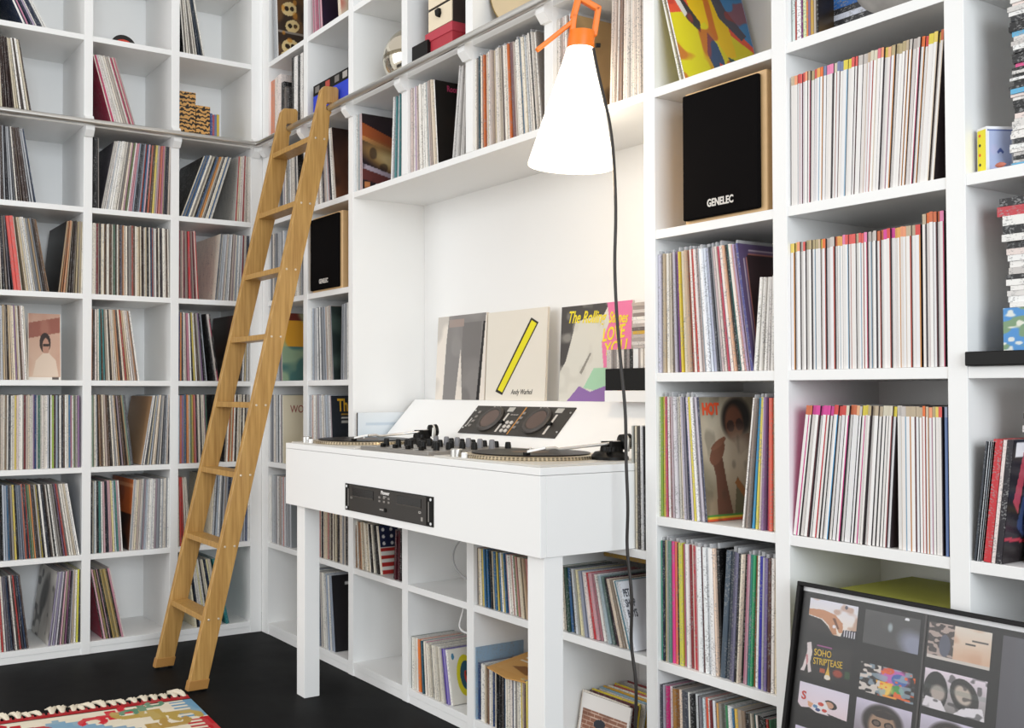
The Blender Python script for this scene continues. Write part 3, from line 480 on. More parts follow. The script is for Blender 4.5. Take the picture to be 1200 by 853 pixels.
# ------------------------------------------------------------------ magazines
LABC = ['#e8763e', '#e6a95c', '#e2cf4e', '#d9d2bc', '#cdb89a', '#e07a86', '#d8504a', '#eb8ab4', '#d84a9a', '#b9a880', '#c9c2bc', '#e8b48a', '#f0a07a', '#d0704a', '#e9d06a', '#e0605a', '#bfae94', '#7a86a8']
EDGE = ['#efeceb']*3+['#b04a3a', '#5a2a30', '#8fb0c8', '#c98a4a', '#b98a9c', '#4a4448', '#c2446a', '#d8c8b4']
EDGE2 = ['#f5f4f2']*2+['#1d1a1c']*4+['#8a2a30', '#c2303c', '#26262c', '#d8288a', '#3f9ccf', '#5a2a30']
def mag(s, lean, th, t, H, zb_, lab, edge, row, n, body='#f6f5f3', ps=0.0):
    x0, x1 = (0, t) if lean == 'L' else (-t, 0); D = .225; e = t*.28; z1 = H-.021; xe = x1-e; zc = H*random.uniform(.2, .9)
    vs = [(x, 0, z) for z in (0, zc*.6, z1, H) for x in (x0, xe, x1)]+[(x, D, z) for z in (0, H) for x in (x0, x1)]
    f = []; c = []; W_, L_, E_ = lin(body), lin(lab), lin(edge)
    for r in range(3):
        for q_ in range(2):
            f.append((r*3+q_, r*3+q_+1, r*3+q_+4, r*3+q_+3)); c.append((L_ if r == 2 else (E_ if q_ else W_)))
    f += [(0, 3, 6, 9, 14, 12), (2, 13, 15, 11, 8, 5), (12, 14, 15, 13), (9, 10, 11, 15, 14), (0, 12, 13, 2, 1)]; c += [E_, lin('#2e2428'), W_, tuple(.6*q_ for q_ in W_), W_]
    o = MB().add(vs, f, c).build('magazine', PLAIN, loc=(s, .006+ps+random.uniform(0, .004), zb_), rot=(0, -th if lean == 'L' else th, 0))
    cn = cname(lab); cn = 'grey' if 'grey' in cn else cn
    tag(o, f"white magazine, {cn} top band, {ordn(n)} from left, {row}", 'magazine', 'white spined magazines on the right-hand shelves'); return o
def mag_run(px0, px1, lean, th0, th1, r, row, start, edges, H=.298, t=.0068):
    a, b_ = max(sB(px0), inB[7][0]+.001), min(sB(px1), inB[7][1]-.001); lst = []; s = a if lean == 'L' else b_; last = None
    while True:
        pr = abs(s-(a if lean == 'L' else b_))/(b_-a); th = math.radians(th0+(th1-th0)*min(1, pr)); tt = t*random.choice((.8, 1, 1, 1.1, 1.5))
        h = H*random.choice((1, 1, 1, .995, 1.004))
        if last:
            d = last[1]/math.cos(last[0])+max(0, h*(math.sin(th)-math.sin(last[0])))+.0003; s = s+d if lean == 'L' else s-d
        if (lean == 'L' and s+tt > b_+.001) or (lean == 'R' and s-tt < a-.001): break
        lst.append((s, th, tt, h)); last = (th, tt)
    lst.sort(); prev = None
    for i, (s, th, tt, h) in enumerate(lst):
        lc = prev if prev and random.random() < .35 else random.choice(LABC); prev = lc
        mag(s, lean, th, tt, h, zb(r), lc, random.choice(edges), row, start+i, random.choice(('#f2f0ee', '#efece9', '#ecebec', '#f3f1ee', '#ebe6e2')), random.choice((0, 0, .002, .004)))
    return start+len(lst)
mag_run(926, 1099, 'R', 4.6, 0, 1, 'topmost of the three magazine shelves', 1, EDGE)
n_ = mag_run(925, 1084, 'L', 0, 0, 0, 'middle one of the three magazine shelves', 1, EDGE, H=.291)
n_ = mag_run(1085, 1112, 'L', 0, 0, 0, 'middle one of the three magazine shelves', n_, EDGE, H=.312)
n_ = mag_run(927, 1042, 'R', 3.5, 7.5, -1, 'lowest of the three magazine shelves', 1, EDGE2, H=.297)
n_ = mag_run(1052, 1108, 'L', 0, 0, -1, 'lowest of the three magazine shelves', n_, EDGE, H=.296)
mag(sB(1109), 'L', 0, .0055, .296, zb(-1), '#9aa6c0', '#4a6aa8', 'lowest of the three magazine shelves', n_, body='#6f86b4')
# ------------------------------------------------------------------ desk in the niche
DX0, DX1, DY0, DZ0, DZ1 = 0.9045, 2.3623, -0.3193, 0.7088, 0.9385
desk = thing('dj_desk', 'white built-in disc jockey desk on square legs, set into the shelving niche', 'desk', (0, 0, 0))
TOPT = .02
MB().box(DX0, DX1, DY0, .33, DZ1-TOPT, DZ1).build('desk_top', WHITE, desk, bevel=.0012)
MB().box(DX0, DX1, DY0, DY0+.02, DZ0, DZ1-TOPT-.001).build('front_panel', WHITE, desk, bevel=.001)
MB().box(DX1-.02, DX1, DY0+.0205, .30, DZ0, DZ1-TOPT-.001).build('side_panel', WHITE, desk, bevel=.001)
MB().box(DX0, DX0+.02, DY0+.0205, .30, DZ0, DZ1-TOPT-.001).build('side_panel', WHITE, desk, bevel=.001)
MB().box(DX0+.02, DX1-.02, DY0+.0205, -.002, DZ0, DZ0+.016).build('bottom_panel', WHITE, desk)
for x0, x1 in ((.9719, 1.0219), (2.2885, 2.3536)):
    MB().box(x0-.012 if x0 < 1 else x0, x1, -.2993, -.2363, 0.0005, DZ0).build('leg', WHITE, desk, bevel=.001)
# sloping console with its ledge
sl = lambda d: (.124+.7*d, .953+.7186*d)
(y0, z0), (y1, z1) = (.1095, .9385), (.268, 1.1006)
MB().prism([(y0, z0), (y1, z1), (.342, z1), (.342, z1-.02), (y1+.012, z1-.02), (y0+.028, z0)], (DX0, 0, 0), (0, 1, 0), (0, 0, 1), (DX1-DX0, 0, 0)).build('sloping_console', WHITE, desk, bevel=.001)
SV = Vector((0, y1-y0, z1-z0)); SLn = SV.length; SV.normalize(); SN = Vector((0, -SV.z, SV.y))       # up the slope, out of the slope
def slope_rot(): return Matrix(((1, 0, 0), (0, SV.y, SN.y), (0, SV.z, SN.z))).to_euler()
# dual-jog controller
ct = thing('deck_controller', 'black twin-jog deck controller set flush in the sloping white console', 'controller')
org = Vector((1.365, .152, .982)); ct.location = org; ct.rotation_euler = slope_rot(); CWd, CH = .521, .1345
MB().box(0, CWd, 0, CH, .0006, .004).build('faceplate', mat('dark_grey_panel', '#3b3733', .45, .2, noise=.1), ct)
JOG = mat('rubber_black', '#1c1a19', .6)
for cx in (.135, .385):
    MB().lathe([(.056, .004), (.058, .010), (.053, .015), (.044, .015), (.041, .011), (0.04, .011)], (cx, .068, 0), seg=36).build('jog_ring', mat('jog_grey', '#45403d', .5), ct, smooth=True)
    MB().lathe([(.041, .011), (.0405, .0125), (0, .0127)], (cx, .068, 0), seg=32).build('jog_plate', mat('jog_plate', '#6d5a52', .3, .6), ct, smooth=True)
    MB().box(cx+.068, cx+.077, .012, .1, .004, .0052).build('pitch_slot', mat('slot_pale', '#cfc9c2', .5), ct)
    MB().box(cx+.064, cx+.083, .05, .06, .005, .013).build('pitch_knob', BLACKP, ct)
    MB().box(cx+.055, cx+.088, .108, .128, .004, .0056).build('display', mat('display_grey', '#b9b6b0', .3), ct)
    for i in range(4): MB().box(cx-.1+i*.0, cx-.088, .03+i*.022, .04+i*.022, .004, .007).build('button', mat('button_grey', '#8d8782', .5), ct)
    for i in range(3): MB().lathe([(.0035, .004), (.0035, .0065), (0, .0065)], (cx-.03+i*.016, .127, 0), seg=10).build('button', mat('slot_pale', '#cfc9c2', .5), ct)
for i in range(3):
    for j in range(2): MB().lathe([(.0075, .004), (.0075, .008), (0.006, .0085), (0, .0085)], (.238+j*.022, .018+i*.019, 0), seg=14).build('pad_button', mat('slot_pale', '#cfc9c2', .5), ct)
MB().box(.276, .281, .004, .13, .004, .0048).build('centre_stripe', mat('stripe_orange', '#c98a3a', .4), ct)
for i in range(3): MB().box(.226+i*.014, .236+i*.014, .09, .096, .004, .006).build('button', mat('button_grey', '#8d8782', .5), ct)
for x in (.008, CWd-.008):
    for y in (.025, .11): MB().lathe([(.004, .004), (.003, .006), (0, .006)], (x, y, 0), seg=10).build('screw', CHROME, ct, smooth=True)
text('Pioneer', .014, ct, (.024, .03, .0046), (0, 0, math.pi/2), '#e8e4de', sx=1)
# rack CD player in the front panel
cp = thing('rack_disc_player', 'black rack-mounted twin disc player in the front of the white desk', 'disc player', (1.366, DY0, .7325)); cw, ch = .5235, .0897
MB().box(0, cw, -.003, .004, 0, ch).build('faceplate', mat('player_black', '#1d1a18', .35, .1, noise=.1), cp)
for x0, x1 in ((0.003, .028), (cw-.028, cw-.003)): 
    MB().box(x0, x1, -.0042, -.0028, .002, ch-.002).build('rack_ear', BLACKP, cp)
    for z in (.009, ch-.009): MB().lathe([(.0045, 0), (.0045, .0015), (.003, .002), (0, .002)], ((x0+x1)/2-.003 if x0 < .1 else (x0+x1)/2+.005, -.0042, z), (0, -1, 0), seg=12).build('screw', mat('screw_white', '#e6e6e6', .3), cp)
    MB().box((x0+x1)/2+(.006 if x0 < .1 else -.008), (x0+x1)/2+(.009 if x0 < .1 else -.005), -.0048, -.004, .014, ch-.016).build('printed_scale', mat('print_pale', '#9a9590', .5), cp)
MB().box(.032, cw-.032, -.0058, -.003, .003, ch-.003).build('panel', mat('panel_black', '#2b2622', .3, noise=.08), cp)
for x in (.055, .33):
    MB().box(x, x+.135, -.007, -.0056, .05, .078).build('disc_tray', mat('tray_dark', '#191513', .2), cp)
    MB().box(x, x+.135, -.0085, -.006, .049, .053).build('tray_lip', mat('tray_lip', '#3d3630', .3), cp)
for i in range(6): MB().box(.222+(i % 3)*.028, .232+(i % 3)*.028, -.0072, -.0056, .047+(i//3)*.012, .053+(i//3)*.012).build('button', mat('button_grey', '#8d8782', .5), cp)
MB().lathe([(.007, 0), (.007, .003), (0, .003)], (.262, -.0056, .024), (0, -1, 0), seg=14).build('knob', BLACKP, cp)
MB().box(cw-.06, cw-.05, -.0064, -.0056, .012, .024).build('logo_badge', mat('print_pale', '#9a9590', .5), cp)
text('Pioneer', .016, cp, (.236, -.0062, .073), (math.pi/2, 0, 0), '#efece8', offset=.0004)
text('MULTI', .006, cp, (.25, -.0062, .064), (math.pi/2, 0, 0), '#cfcac4')
text('POWER', .007, cp, (.228, -.0062, .021), (math.pi/2, 0, 0), '#cfcac4')
text('CD', .01, cp, (.04, -.0062, .042), (math.pi/2, 0, 0), '#a8a39c'); text('CD', .01, cp, (.45, -.0062, .034), (math.pi/2, 0, 0), '#cfcac4')
# turntables
VIN = mat('vinyl_black', '#151011', .4, noise=.2, nscale=8, spec=.2); GOLD = mat('platter_metal', '#c9b99c', .32, .75, noise=.05)
ARMW = mat('arm_silver', '#dedbd6', .25, .6)
def turntable(x, label):
    z = DZ1; t = thing('turntable', label, 'turntable', (x, -.115, z), group='turntables on the desk')
    MB().box(-.2, .27, -.2, .2, .0004, .006).build('deck_plate', mat('deck_silver', '#d6d3cd', .4, .3, noise=.04), t, bevel=.001)
    MB().lathe([(.19, .006), (.191, .009), (.188, .0155), (.175, .017), (0, .017)], seg=72).build('platter', GOLD, t, smooth=True)
    dots = MB()
    for r_, zz in ((.1907, .0085), (.1898, .0115), (.1890, .0142)):
        for k in range(100):
            a = 2*math.pi*k/100; p = Vector((math.cos(a)*r_, math.sin(a)*r_, zz)); u = Vector((-math.sin(a), math.cos(a), 0))*.0034; d = Vector((math.cos(a), math.sin(a), 0))*.0006
            dots.add([p-u-Vector((0, 0, .0009)), p+u-Vector((0, 0, .0009)), p+u+Vector((0, 0, .0009)), p-u+Vector((0, 0, .0009)), p+d*1.5], [(0, 1, 4), (1, 2, 4), (2, 3, 4), (3, 0, 4)])
    dots.build('strobe_dots', mat('dot_dark', '#33291f', .6), t, kind='stuff')
    MB().lathe([(.168, .0172), (.1695, .0185), (.1685, .0205), (.06, .0198), (.055, .0206), (0, .0206)], seg=64).build('vinyl_disc', VIN, t, smooth=True)
    MB().lathe([(.0545, .0207), (.054, .0211), (0, .0211)], seg=40).build('disc_label', mat('label_brown', '#5a4636', .5), t)
    MB().lathe([(.0038, .02), (.0038, .031), (.002, .033), (0, .033)], seg=12).build('spindle', CHROME, t, smooth=True)
    MB().lathe([(.0185, .006), (.0185, .026), (.0165, .028), (0, .028)], (-.123, -.173, 0), seg=24).build('start_knob', CHROME, t, smooth=True)
    MB().lathe([(.009, .006), (.009, .019), (.007, .021), (0, .021)], (-.065, -.188, 0), seg=16).build('target_lamp', mat('lamp_white', '#efefef', .3), t, smooth=True)
    px, py = .195, .118
    MB().lathe([(.052, .006), (.052, .014), (.046, .02), (.04, .027), (.026, .03), (.024, .042), (0, .042)], (px, py, 0), seg=36).build('arm_base', BLACKP, t, smooth=True)
    MB().box(px-.02, px-.008, py-.012, py+.03, .028, .056).build('gimbal', BLACKP, t); MB().box(px+.012, px+.022, py-.012, py+.03, .028, .056).build('gimbal', BLACKP, t)
    MB().lathe([(.009, .0), (.009, .012), (0, .012)], (px+.03, py-.03, .03), seg=14).build('anti_skate_dial', BLACKP, t, smooth=True)
    MB().tube([(px+.05, py+.02, .03), (px+.052, py+.022, .066)], .0042, 8).build('cue_lever', SILVER, t, smooth=True)
    tip = Vector((px-.082, py-.232, .0265)); c0 = Vector((px, py, .05)); dr = (c0-tip).normalized(); el = tip+Vector((.03, .045, .012))
    MB().tube([c0+dr*.012, c0-dr*.06, c0-dr*.15, el+Vector((.004, .03, .002)), el], .0046, 10).build('tonearm', ARMW, t, smooth=True)
    hd = (tip-el).normalized(); sd = hd.cross(Vector((0, 0, 1))).normalized()
    MB().prism([(-.006, 0), (.006, 0), (.0085, .02), (.0085, .05), (-.0085, .05), (-.0085, .02)], el, sd, hd, (0, 0, .0055)).build('headshell', mat('shell_white', '#e9e8e6', .35), t)
    MB().box(tip.x-.007, tip.x+.007, tip.y-.002, tip.y+.012, .0206, .028).build('cartridge', BLACKP, t)
    MB().tube([c0+dr*.012, c0+dr*.05], .006, 10).build('arm_stub', SILVER, t, smooth=True)
    cw_ = MB().lathe([(.0, .03), (.018, .031), (.0215, .034), (.0215, .044), (.0205, .045), (.0205, .052), (.0215, .053), (.0215, .062), (.018, .065), (0, .065)], c0, dr, seg=26).build('counterweight', BLACKP, t, smooth=True)
    MB().lathe([(.021, .0455), (.0218, .046), (.0218, .0515), (.021, .052)], c0, dr, seg=26).build('weight_scale_ring', mat('scale_ring', '#cfcac2', .3), cw_, smooth=True)
    return t
turntable(2.083, 'right-hand turntable at the desk corner, arm over a black record')
turntable(1.143, 'left-hand turntable at the far end of the white desk')
# mixer
mx_ = thing('mixer', 'grey disc jockey mixer with rows of knobs between the two turntables', 'mixer', (1.43, -.3, DZ1))
MB().box(0, .40, 0, .385, .0005, .012).build('body', mat('mixer_panel', '#8f8b86', .4, .5, noise=.05), mx_, bevel=.002)
KN = MB().lathe([(.0105, 0), (.0100, .012), (.0085, .024), (.006, .026), (0, .026)], seg=14)
KM = {}
def knob(x, y, m, h=1.0):
    if (m.name) not in KM:
        o = KN.build('knob', m, mx_, smooth=True); KM[m.name] = o
    else: o = KM[m.name].copy(); COL.objects.link(o)
    o.location = (x, y, .012); o.scale = (1, 1, h)
GK = mat('knob_grey', '#77777b', .5)
for i in range(6):
    knob(.055+i*.062, .27, GK, 1.15); knob(.055+i*.062, .20, BLACKP, .9); knob(.055+i*.062, .335, BLACKP, .8)
for i in range(4): knob(.08+i*.08, .135, BLACKP, .9)
for i in range(5): knob(.045+i*.073, .075, BLACKP, 1.0)
for i in range(4):
    MB().box(.085+i*.075, .09+i*.075, .012, .07, .0121, .0126).build('fader_slot', BLACKP, mx_); MB().box(.079+i*.075, .096+i*.075, .03, .04, .0126, .024).build('fader_cap', BLACKP, mx_)
# three sleeves on the console ledge (plain stand-ins in the same colours)
zl = 1.1011
def ledge_sleeve(x, wd, ht, yb, lean, fn, label, edge='#e2d8c8', cat='record'):
    t = thing('vinyl_record', label, cat, (x, yb, zl), (-lean, 0, 0), 'records on the console ledge')
    MB().box(0, wd, 0, .009, 0, ht, lin(edge)).build('sleeve', PLAIN, t); art(fn(), (0, -.0006, 0), (wd, 0, 0), (0, 0, ht), 'cover_print', t); return t
def c_greyblocks():
    c = Cv(80, 80, '#e6ddd2'); c.poly([(.16, 0), (.2, .7), (.24, 1), (.98, 1), (.93, .6), (.9, 0)], '#84807e').poly([(.5, 0), (.53, .9), (.9, .9), (.86, 0)], '#6c6866', .6).poly([(.42, 0), (.5, .62), (.56, 0)], '#e2d9ce').rect(.24, .55, .86, .95, '#a08e86').blot(5, .55, '#9c9894', .4, 3, .2)
    return c.poly([(.93, .9), (.97, .9), (.9, 0), (.84, 0)], '#171516')
def c_yellowbar():
    c = Cv(120, 120, '#e6dfd2'); c.poly([(.18, .1), (.3, .06), (.86, .84), (.74, .9)], '#1d1a17').poly([(.22, .12), (.3, .09), (.83, .83), (.75, .87)], '#e8dc1c'); return c
def c_blocks():
    c = Cv(72, 72, '#d9d6cb'); c.poly([(0, 1), (.7, 1), (.62, .88), (.22, .83), (.15, .6), (.09, .42), (0, .3)], '#4a4644').blot(9, .66, '#c9c5ba', .5, 5, .2).poly([(.64, .33), (.6, .6), (.7, .8), (.66, 1), (1, 1), (1, .33)], '#e87aa6')
    c.poly([(.36, .14), (.5, .34), (.82, .34), (.78, .16), (.6, .1)], '#a5cfae').poly([(.12, 0), (.3, .16), (.46, .1), (.74, .18), (.82, 0)], '#8e6aa8').poly([(.86, 0), (.78, .34), (1, .34), (1, 0)], '#e8876c').poly([(.3, .3), (.44, .5), (.46, .49), (.33, .28)], '#8f8a80'); return c
ledge_sleeve(1.029, .318, .329, .284, .05, c_greyblocks, 'cream and grey record cover, leftmost of three on the console ledge')
s2 = ledge_sleeve(1.353, .333, .325, .284, .05, c_yellowbar, 'cream record cover with a yellow slanting shape, middle of three on the ledge')
text('Andy Warhol', .026, s2, (.15, -.0012, .022), (math.pi/2, 0, 0), '#4a4540', shear=.3, sx=.8)
s3 = ledge_sleeve(1.757, .322, .317, .284, .05, c_blocks, 'pink, purple and cream record cover with yellow lettering behind black box', '#e6ddd6')
text('The Rolling', .056, s3, (.03, -.0012, .262), (math.pi/2, .05, 0), '#f0dc2a', shear=.35, sx=.68, offset=.001); text('Stones', .05, s3, (.222, -.0012, .252), (math.pi/2, .05, 0), '#f0dc2a', shear=.3, sx=.6, offset=.001)
text('LOVE', .058, s3, (.196, -.0012, .192), (math.pi/2, -.12, 0), '#f0dc2a', shear=.3, sx=.7, offset=.0012); text('YOU', .055, s3, (.205, -.0012, .147), (math.pi/2, -.12, 0), '#f0dc2a', shear=.3, sx=.85, offset=.001)
# riser, black box and discs on the right of the ledge
ri = MB().box(2.058, nx1-.001, .2, .262, zl+.0005, 1.1355).build('riser_board', WHITE, bevel=.001); tag(ri, 'short white riser board under the black box, right end of the console', 'board')
bx = MB().box(2.0605, 2.30, .2, .255, 1.1362, 1.202).build('black_box', BLACKP, bevel=.002); tag(bx, 'plain black box on the white riser beside the pink record cover', 'box')
CDG = ['#c9c2bc', '#a39a96', '#e2ddd6', '#8a8280', '#d6cfca', '#55504e', '#b5aaa6', '#efece8', '#1d1b1c', '#9c8f8a']
x = 2.062; i = 0
while x < 2.295:
    t_ = random.uniform(.0095, .0125); c = '#171617' if i == 9 else '#eef0f2' if i in (10, 11) else random.choice(CDG[:7]); i += 1
    o = MB().box(x, x+t_-.0006, .203+random.uniform(0, .004), .254, 1.2026, 1.2026+.0575, lin(c)).build('disc_case', RECM); x += t_
    tag(o, f"{cname(c)} upright disc case, {ordn(i)} from left on the black box", 'disc case', 'disc cases standing on the black box')
z = 1.2608
for i in range(13):
    t_ = .0105; c = ['#b5a9a2', '#9a8f8a', '#cfc7c2', '#8a7f7a', '#e8e6e2', '#e2dedb', '#b5aca8', '#6a5f5c', '#c9a23a', '#bdb3ae', '#a89f9a', '#d6d0cc', '#b9b0ac'][12-i]
    o = MB().box(2.168+random.uniform(-.004, .004), 2.31, .206, .254, z, z+t_-.0005, lin(c)).build('disc_case', RECM); z += t_
    tag(o, f"{cname(c)} flat disc case, {ordn(i+1)} from bottom of the pile by the pink cover", 'disc case', 'disc cases piled beside the pink cover')
# sleeves standing against the left wall of the niche
for i, (x, c, y, lab) in enumerate(((nx0+.0015, '#d9d4d0', .012, 'white record pressed against the niche side, left of the blue sleeve'), (nx0+.0095, '#e9e3de', .010, 'off-white record between the niche side and the dark-edged blue sleeve'),)):
    o = MB().box(x, x+.0065, y, y+.31, .7088, .7088+.333, lin(c)).build('vinyl_record', RECM); tag(o, lab, 'record', 'sleeves at the left end of the niche')
t = thing('vinyl_record', 'pale blue record sleeve with dark spine standing left of the sloping console', 'record', (nx0+.018, .006, .7088), group='sleeves at the left end of the niche')
MB().box(0, .008, 0, .315, 0, .34, lin('#262322')).build('sleeve', PLAIN, t)
art(Cv(36, 36, '#cfdbe6').grad('#b9d0e4', '#dfe4e8').rect(.12, .7, .84, .87, '#bfccd8').blot(6, .6, '#d6dfe6', .5, 2, .2), (.0086, .0005, 0), (0, .31, 0), (0, 0, .34), 'cover_print', t)
# ------------------------------------------------------------------ ladder
wm, N, L, b = nodes('oak_wood'); tc = N.new('ShaderNodeTexCoord'); mp = N.new('ShaderNodeMapping'); mp.inputs['Scale'].default_value = (30, 30, 1.6); mp.inputs['Rotation'].default_value = (-.236, 0, 0); L.new(tc.outputs['Object'], mp.inputs[0])
n = N.new('ShaderNodeTexNoise'); n.inputs['Scale'].default_value = 3.5; n.inputs['Detail'].default_value = 5; L.new(mp.outputs[0], n.inputs['Vector'])
rp = N.new('ShaderNodeValToRGB'); rp.color_ramp.elements[0].position = .3; rp.color_ramp.elements[1].position = .72
rp.color_ramp.elements[0].color = (*lin('#a47a3e'), 1); rp.color_ramp.elements[1].color = (*lin('#c69c5a'), 1); L.new(n.outputs['Fac'], rp.inputs[0]); L.new(rp.outputs[0], b.inputs['Base Color']); b.inputs['Roughness'].default_value = .42
lad = thing('library_ladder', 'oak library ladder hooked on the steel rail and leaning over the left shelves', 'ladder', (0, 0, 0))
prof = [(-.648, .012), (-.574, .012), (-.12+.05, 2.06), (-.05, 2.17), (-.044, 2.262), (-.0335, 2.283), (-.058, 2.287), (-.060, 2.300), (-.056, 2.317), (-.034, 2.320), (-.004, 2.318), (-.002, 2.378), (-.012, 2.388), (-.068, 2.384), (-.082, 2.366)]
prof = [(y, zz-2.30+zr+.004) if zz > 2.25 else (y, zz) for y, zz in prof]
for xo in (.352, .7225):
    MB().prism(prof, (xo, 0, 0), (0, 1, 0), (0, 0, 1), (.026, 0, 0)).build('side_rail', wm, lad, bevel=.002)
    MB().prism([(-.652, .008), (-.571, .008), (-.5625, .044), (-.6435, .044)], (xo-.003, 0, 0), (0, 1, 0), (0, 0, 1), (.032, 0, 0)).build('foot_cap', mat('oak_foot', '#a97a3e', .45, noise=.1), lad, bevel=.002)
    for y in (-.642, -.588): MB().box(xo+.003, xo+.023, y, y+.012, .0003, .009).build('rubber_pad', BLACKP, lad)
for k in range(8):
    zc = .2658+.2712*k; yc = -.611+.241*zc
    MB().box(.378, .7225, yc-.036, yc+.036, zc-.011, zc+.011).build('rung', wm, lad, bevel=.0015)
    for dy in (-.02, .02): MB().lathe([(.0045, 0), (.0045, .0012), (.003, .0018), (0, .0018)], (.7485, yc+dy, zc), (1, 0, 0), seg=10).build('screw', mat('screw_pale', '#d6c9b4', .3, .6), lad)
# ------------------------------------------------------------------ hanging lamp
lm = thing('hanging_lamp', 'orange-handled white cone lamp hanging from the ladder rail, switched on', 'lamp', (2.237, -.098, 1.757))
AX = Vector((.026, .014, .326)).normalized()
OR = mat('orange_plastic', '#f9801c', .4)
sm, N, L, b = nodes('lit_opal_shade'); b.inputs['Base Color'].default_value = (.95, .93, .88, 1); b.inputs['Emission Color'].default_value = (1, .90, .74, 1); b.inputs['Emission Strength'].default_value = 2.2; b.inputs['Roughness'].default_value = .4
MB().lathe([(.112, .004), (.1165, .0), (.1175, .006), (.036, .327), (.034, .327), (.112, .012)], (0, 0, 0), AX, seg=48).build('shade', sm, lm, smooth=True)
MB().lathe([(.0365, .326), (.0375, .329), (.0365, .335), (.0372, .340), (.0362, .346), (.0368, .351), (.036, .357), (.035, .372), (0, .373)], (0, 0, 0), AX, seg=32).build('collar', OR, lm, smooth=True)
hu = Vector((rgt.x, rgt.y, 0)); hn = Vector((-rgt.y, rgt.x, 0)); top = AX*.365
def bar(pts, wd=.008, th=.016, name='handle'):
    mb = MB()
    for a_, b_ in zip(pts, pts[1:]):
        A_, B_ = Vector(a_), Vector(b_); d = (B_-A_).normalized(); nrm = Vector((-d.y, d.x))*wd; A_ = A_-d*wd*.7; B_ = B_+d*wd*.7
        mb.prism([tuple(A_-nrm), tuple(B_-nrm), tuple(B_+nrm), tuple(A_+nrm)], top-hn*(-th/2), hu, AX, hn*(-th))
    return mb.build(name, OR, lm, bevel=.003)
bar([(-.027, 0), (-.025, .05), (-.015, .1), (.04, .07), (.035, .0)])
bar([(-.026, .036), (-.118, -.042)], .0065, .014, 'hook_arm')
bar([(-.026, .05), (-.014, .12), (-.008, .19), (.022, .205), (.04, .185)], .009, .015, 'rail_hook')
MB().lathe([(.006, 0), (.006, .012), (0, .012)], top+hu*.042-AX*.03, hu, seg=12).build('cable_grip', BLACKP, lm, smooth=True)
cab = [(698, 58), (704, 92), (712, 128), (718, 165), (721, 215), (722, 260), (720, 300), (721, 340), (724, 390), (729, 440), (734, 490), (733, 540), (737, 600), (733, 640), (741, 690), (740, 730), (739, 760), (747, 800), (744, 853)]
pts = [hit(x, y, 1, -.075) for x, y in cab]; e_ = pts[-1].copy(); pts += [Vector((e_.x, -.075, .1)), Vector((e_.x+.02, -.085, .012)), Vector((e_.x+.12, -.11, .005))]
for i in range(2): pts[i] = pts[i]+Vector((.004, -.012, 0))
cu = bpy.data.curves.new('cable', 'CURVE'); cu.dimensions = '3D'; cu.bevel_depth = .0042; cu.bevel_resolution = 2; spn = cu.splines.new('NURBS'); spn.points.add(len(pts)-1); spn.use_endpoint_u = True; spn.order_u = 4
for p_, q_ in zip(spn.points, pts): p_.co = (*q_, 1)
cu.materials.append(mat('cable_black', '#26211f', .45)); cbo = bpy.data.objects.new('cable', cu); COL.objects.link(cbo); cbo.parent = lm; cbo.matrix_parent_inverse = Matrix.Translation(lm.location).inverted()
pl = bpy.data.lights.new('lamp_bulb', 'POINT'); pl.energy = 2.2; pl.color = (1, .74, .46); pl.shadow_soft_size = .05; plo = bpy.data.objects.new('lamp_bulb', pl); COL.objects.link(plo); plo.parent = lm; plo.location = AX*-.03
# ------------------------------------------------------------------ loudspeakers
birch = mat('pale_wood_cabinet', '#dcb684', .45, noise=.06, nscale=6, stretch=(1, 1, 8))
def speaker(x0, x1, z, h, label, y=-.004):
    t = thing('loudspeaker', label, 'loudspeaker', (x0, y, z), group='studio loudspeakers'); wd = x1-x0
    MB().box(0, wd, 0.014, .27, 0, h).build('cabinet', birch, t, bevel=.003)
    MB().box(.003, wd-.014, 0, .0135, .008, h-.008).build('grille', mat('grille_black', '#0b090a', .9, noise=.25, nscale=400, spec=.08), t, bevel=.004)
    text('GENELEC', .026, t, (wd*.33, -.0008, .033), (math.pi/2, 0, 0), '#d9d4ce', sx=.72, offset=.0008); return t
speaker(2.545, 2.789, zb(1), .336, 'large black-fronted loudspeaker in pale wood cabinet, right-hand shelves')
x0 = sB(367.5); speaker(x0, x0+.262, zb(1), .322, 'smaller-looking black-fronted loudspeaker beside the ladder, left of the niche')
# ------------------------------------------------------------------ framed poster leaning on the shelves
PT = Vector((2.9005, -.034, .7126)); dn = Vector((0, -.135, -.7126)); PL = dn.length; dn.normalize(); pn = Vector((1, 0, 0)).cross(dn)   # out towards the room
pn = pn if pn.y < 0 else -pn
po = thing('framed_poster', 'large black-framed grid of photographs leaning on the right-hand shelves', 'poster', PT)
po.matrix_world = Matrix(((1, 0, 0, PT.x), (0, -dn.y, pn.y, PT.y), (0, -dn.z, pn.z, PT.z), (0, 0, 0, 1)))     # local x right, y up, z out
PWd, PHt = .96, PL-.004; FR = mat('black_frame', '#100e0e', .45, spec=.2)
for bx_ in ((0, PWd, -.009, 0), (0, PWd, -PHt, -PHt+.009), (0, .0085, -PHt+.009, -.009), (PWd-.0085, PWd, -PHt+.009, -.009)): MB().box(*bx_, -.012, .012).build('frame_bar', FR, po, bevel=.001)
MB().box(.008, PWd-.008, -PHt+.008, -.008, -.008, -.003).build('backing', mat('poster_black', '#1a1715', .5), po)
MB().box(.009, PWd-.009, -.0185, -.0095, -.003, -.0005).build('white_mount', mat('mount_white', '#f2f2f4', .5), po)
for x in (.281, .415+.145*3): MB().box(x-.002, x+.002, -PHt+.01, -.02, -.003, -.0015).build('fold_line', mat('fold_grey', '#4a4644', .5), po)
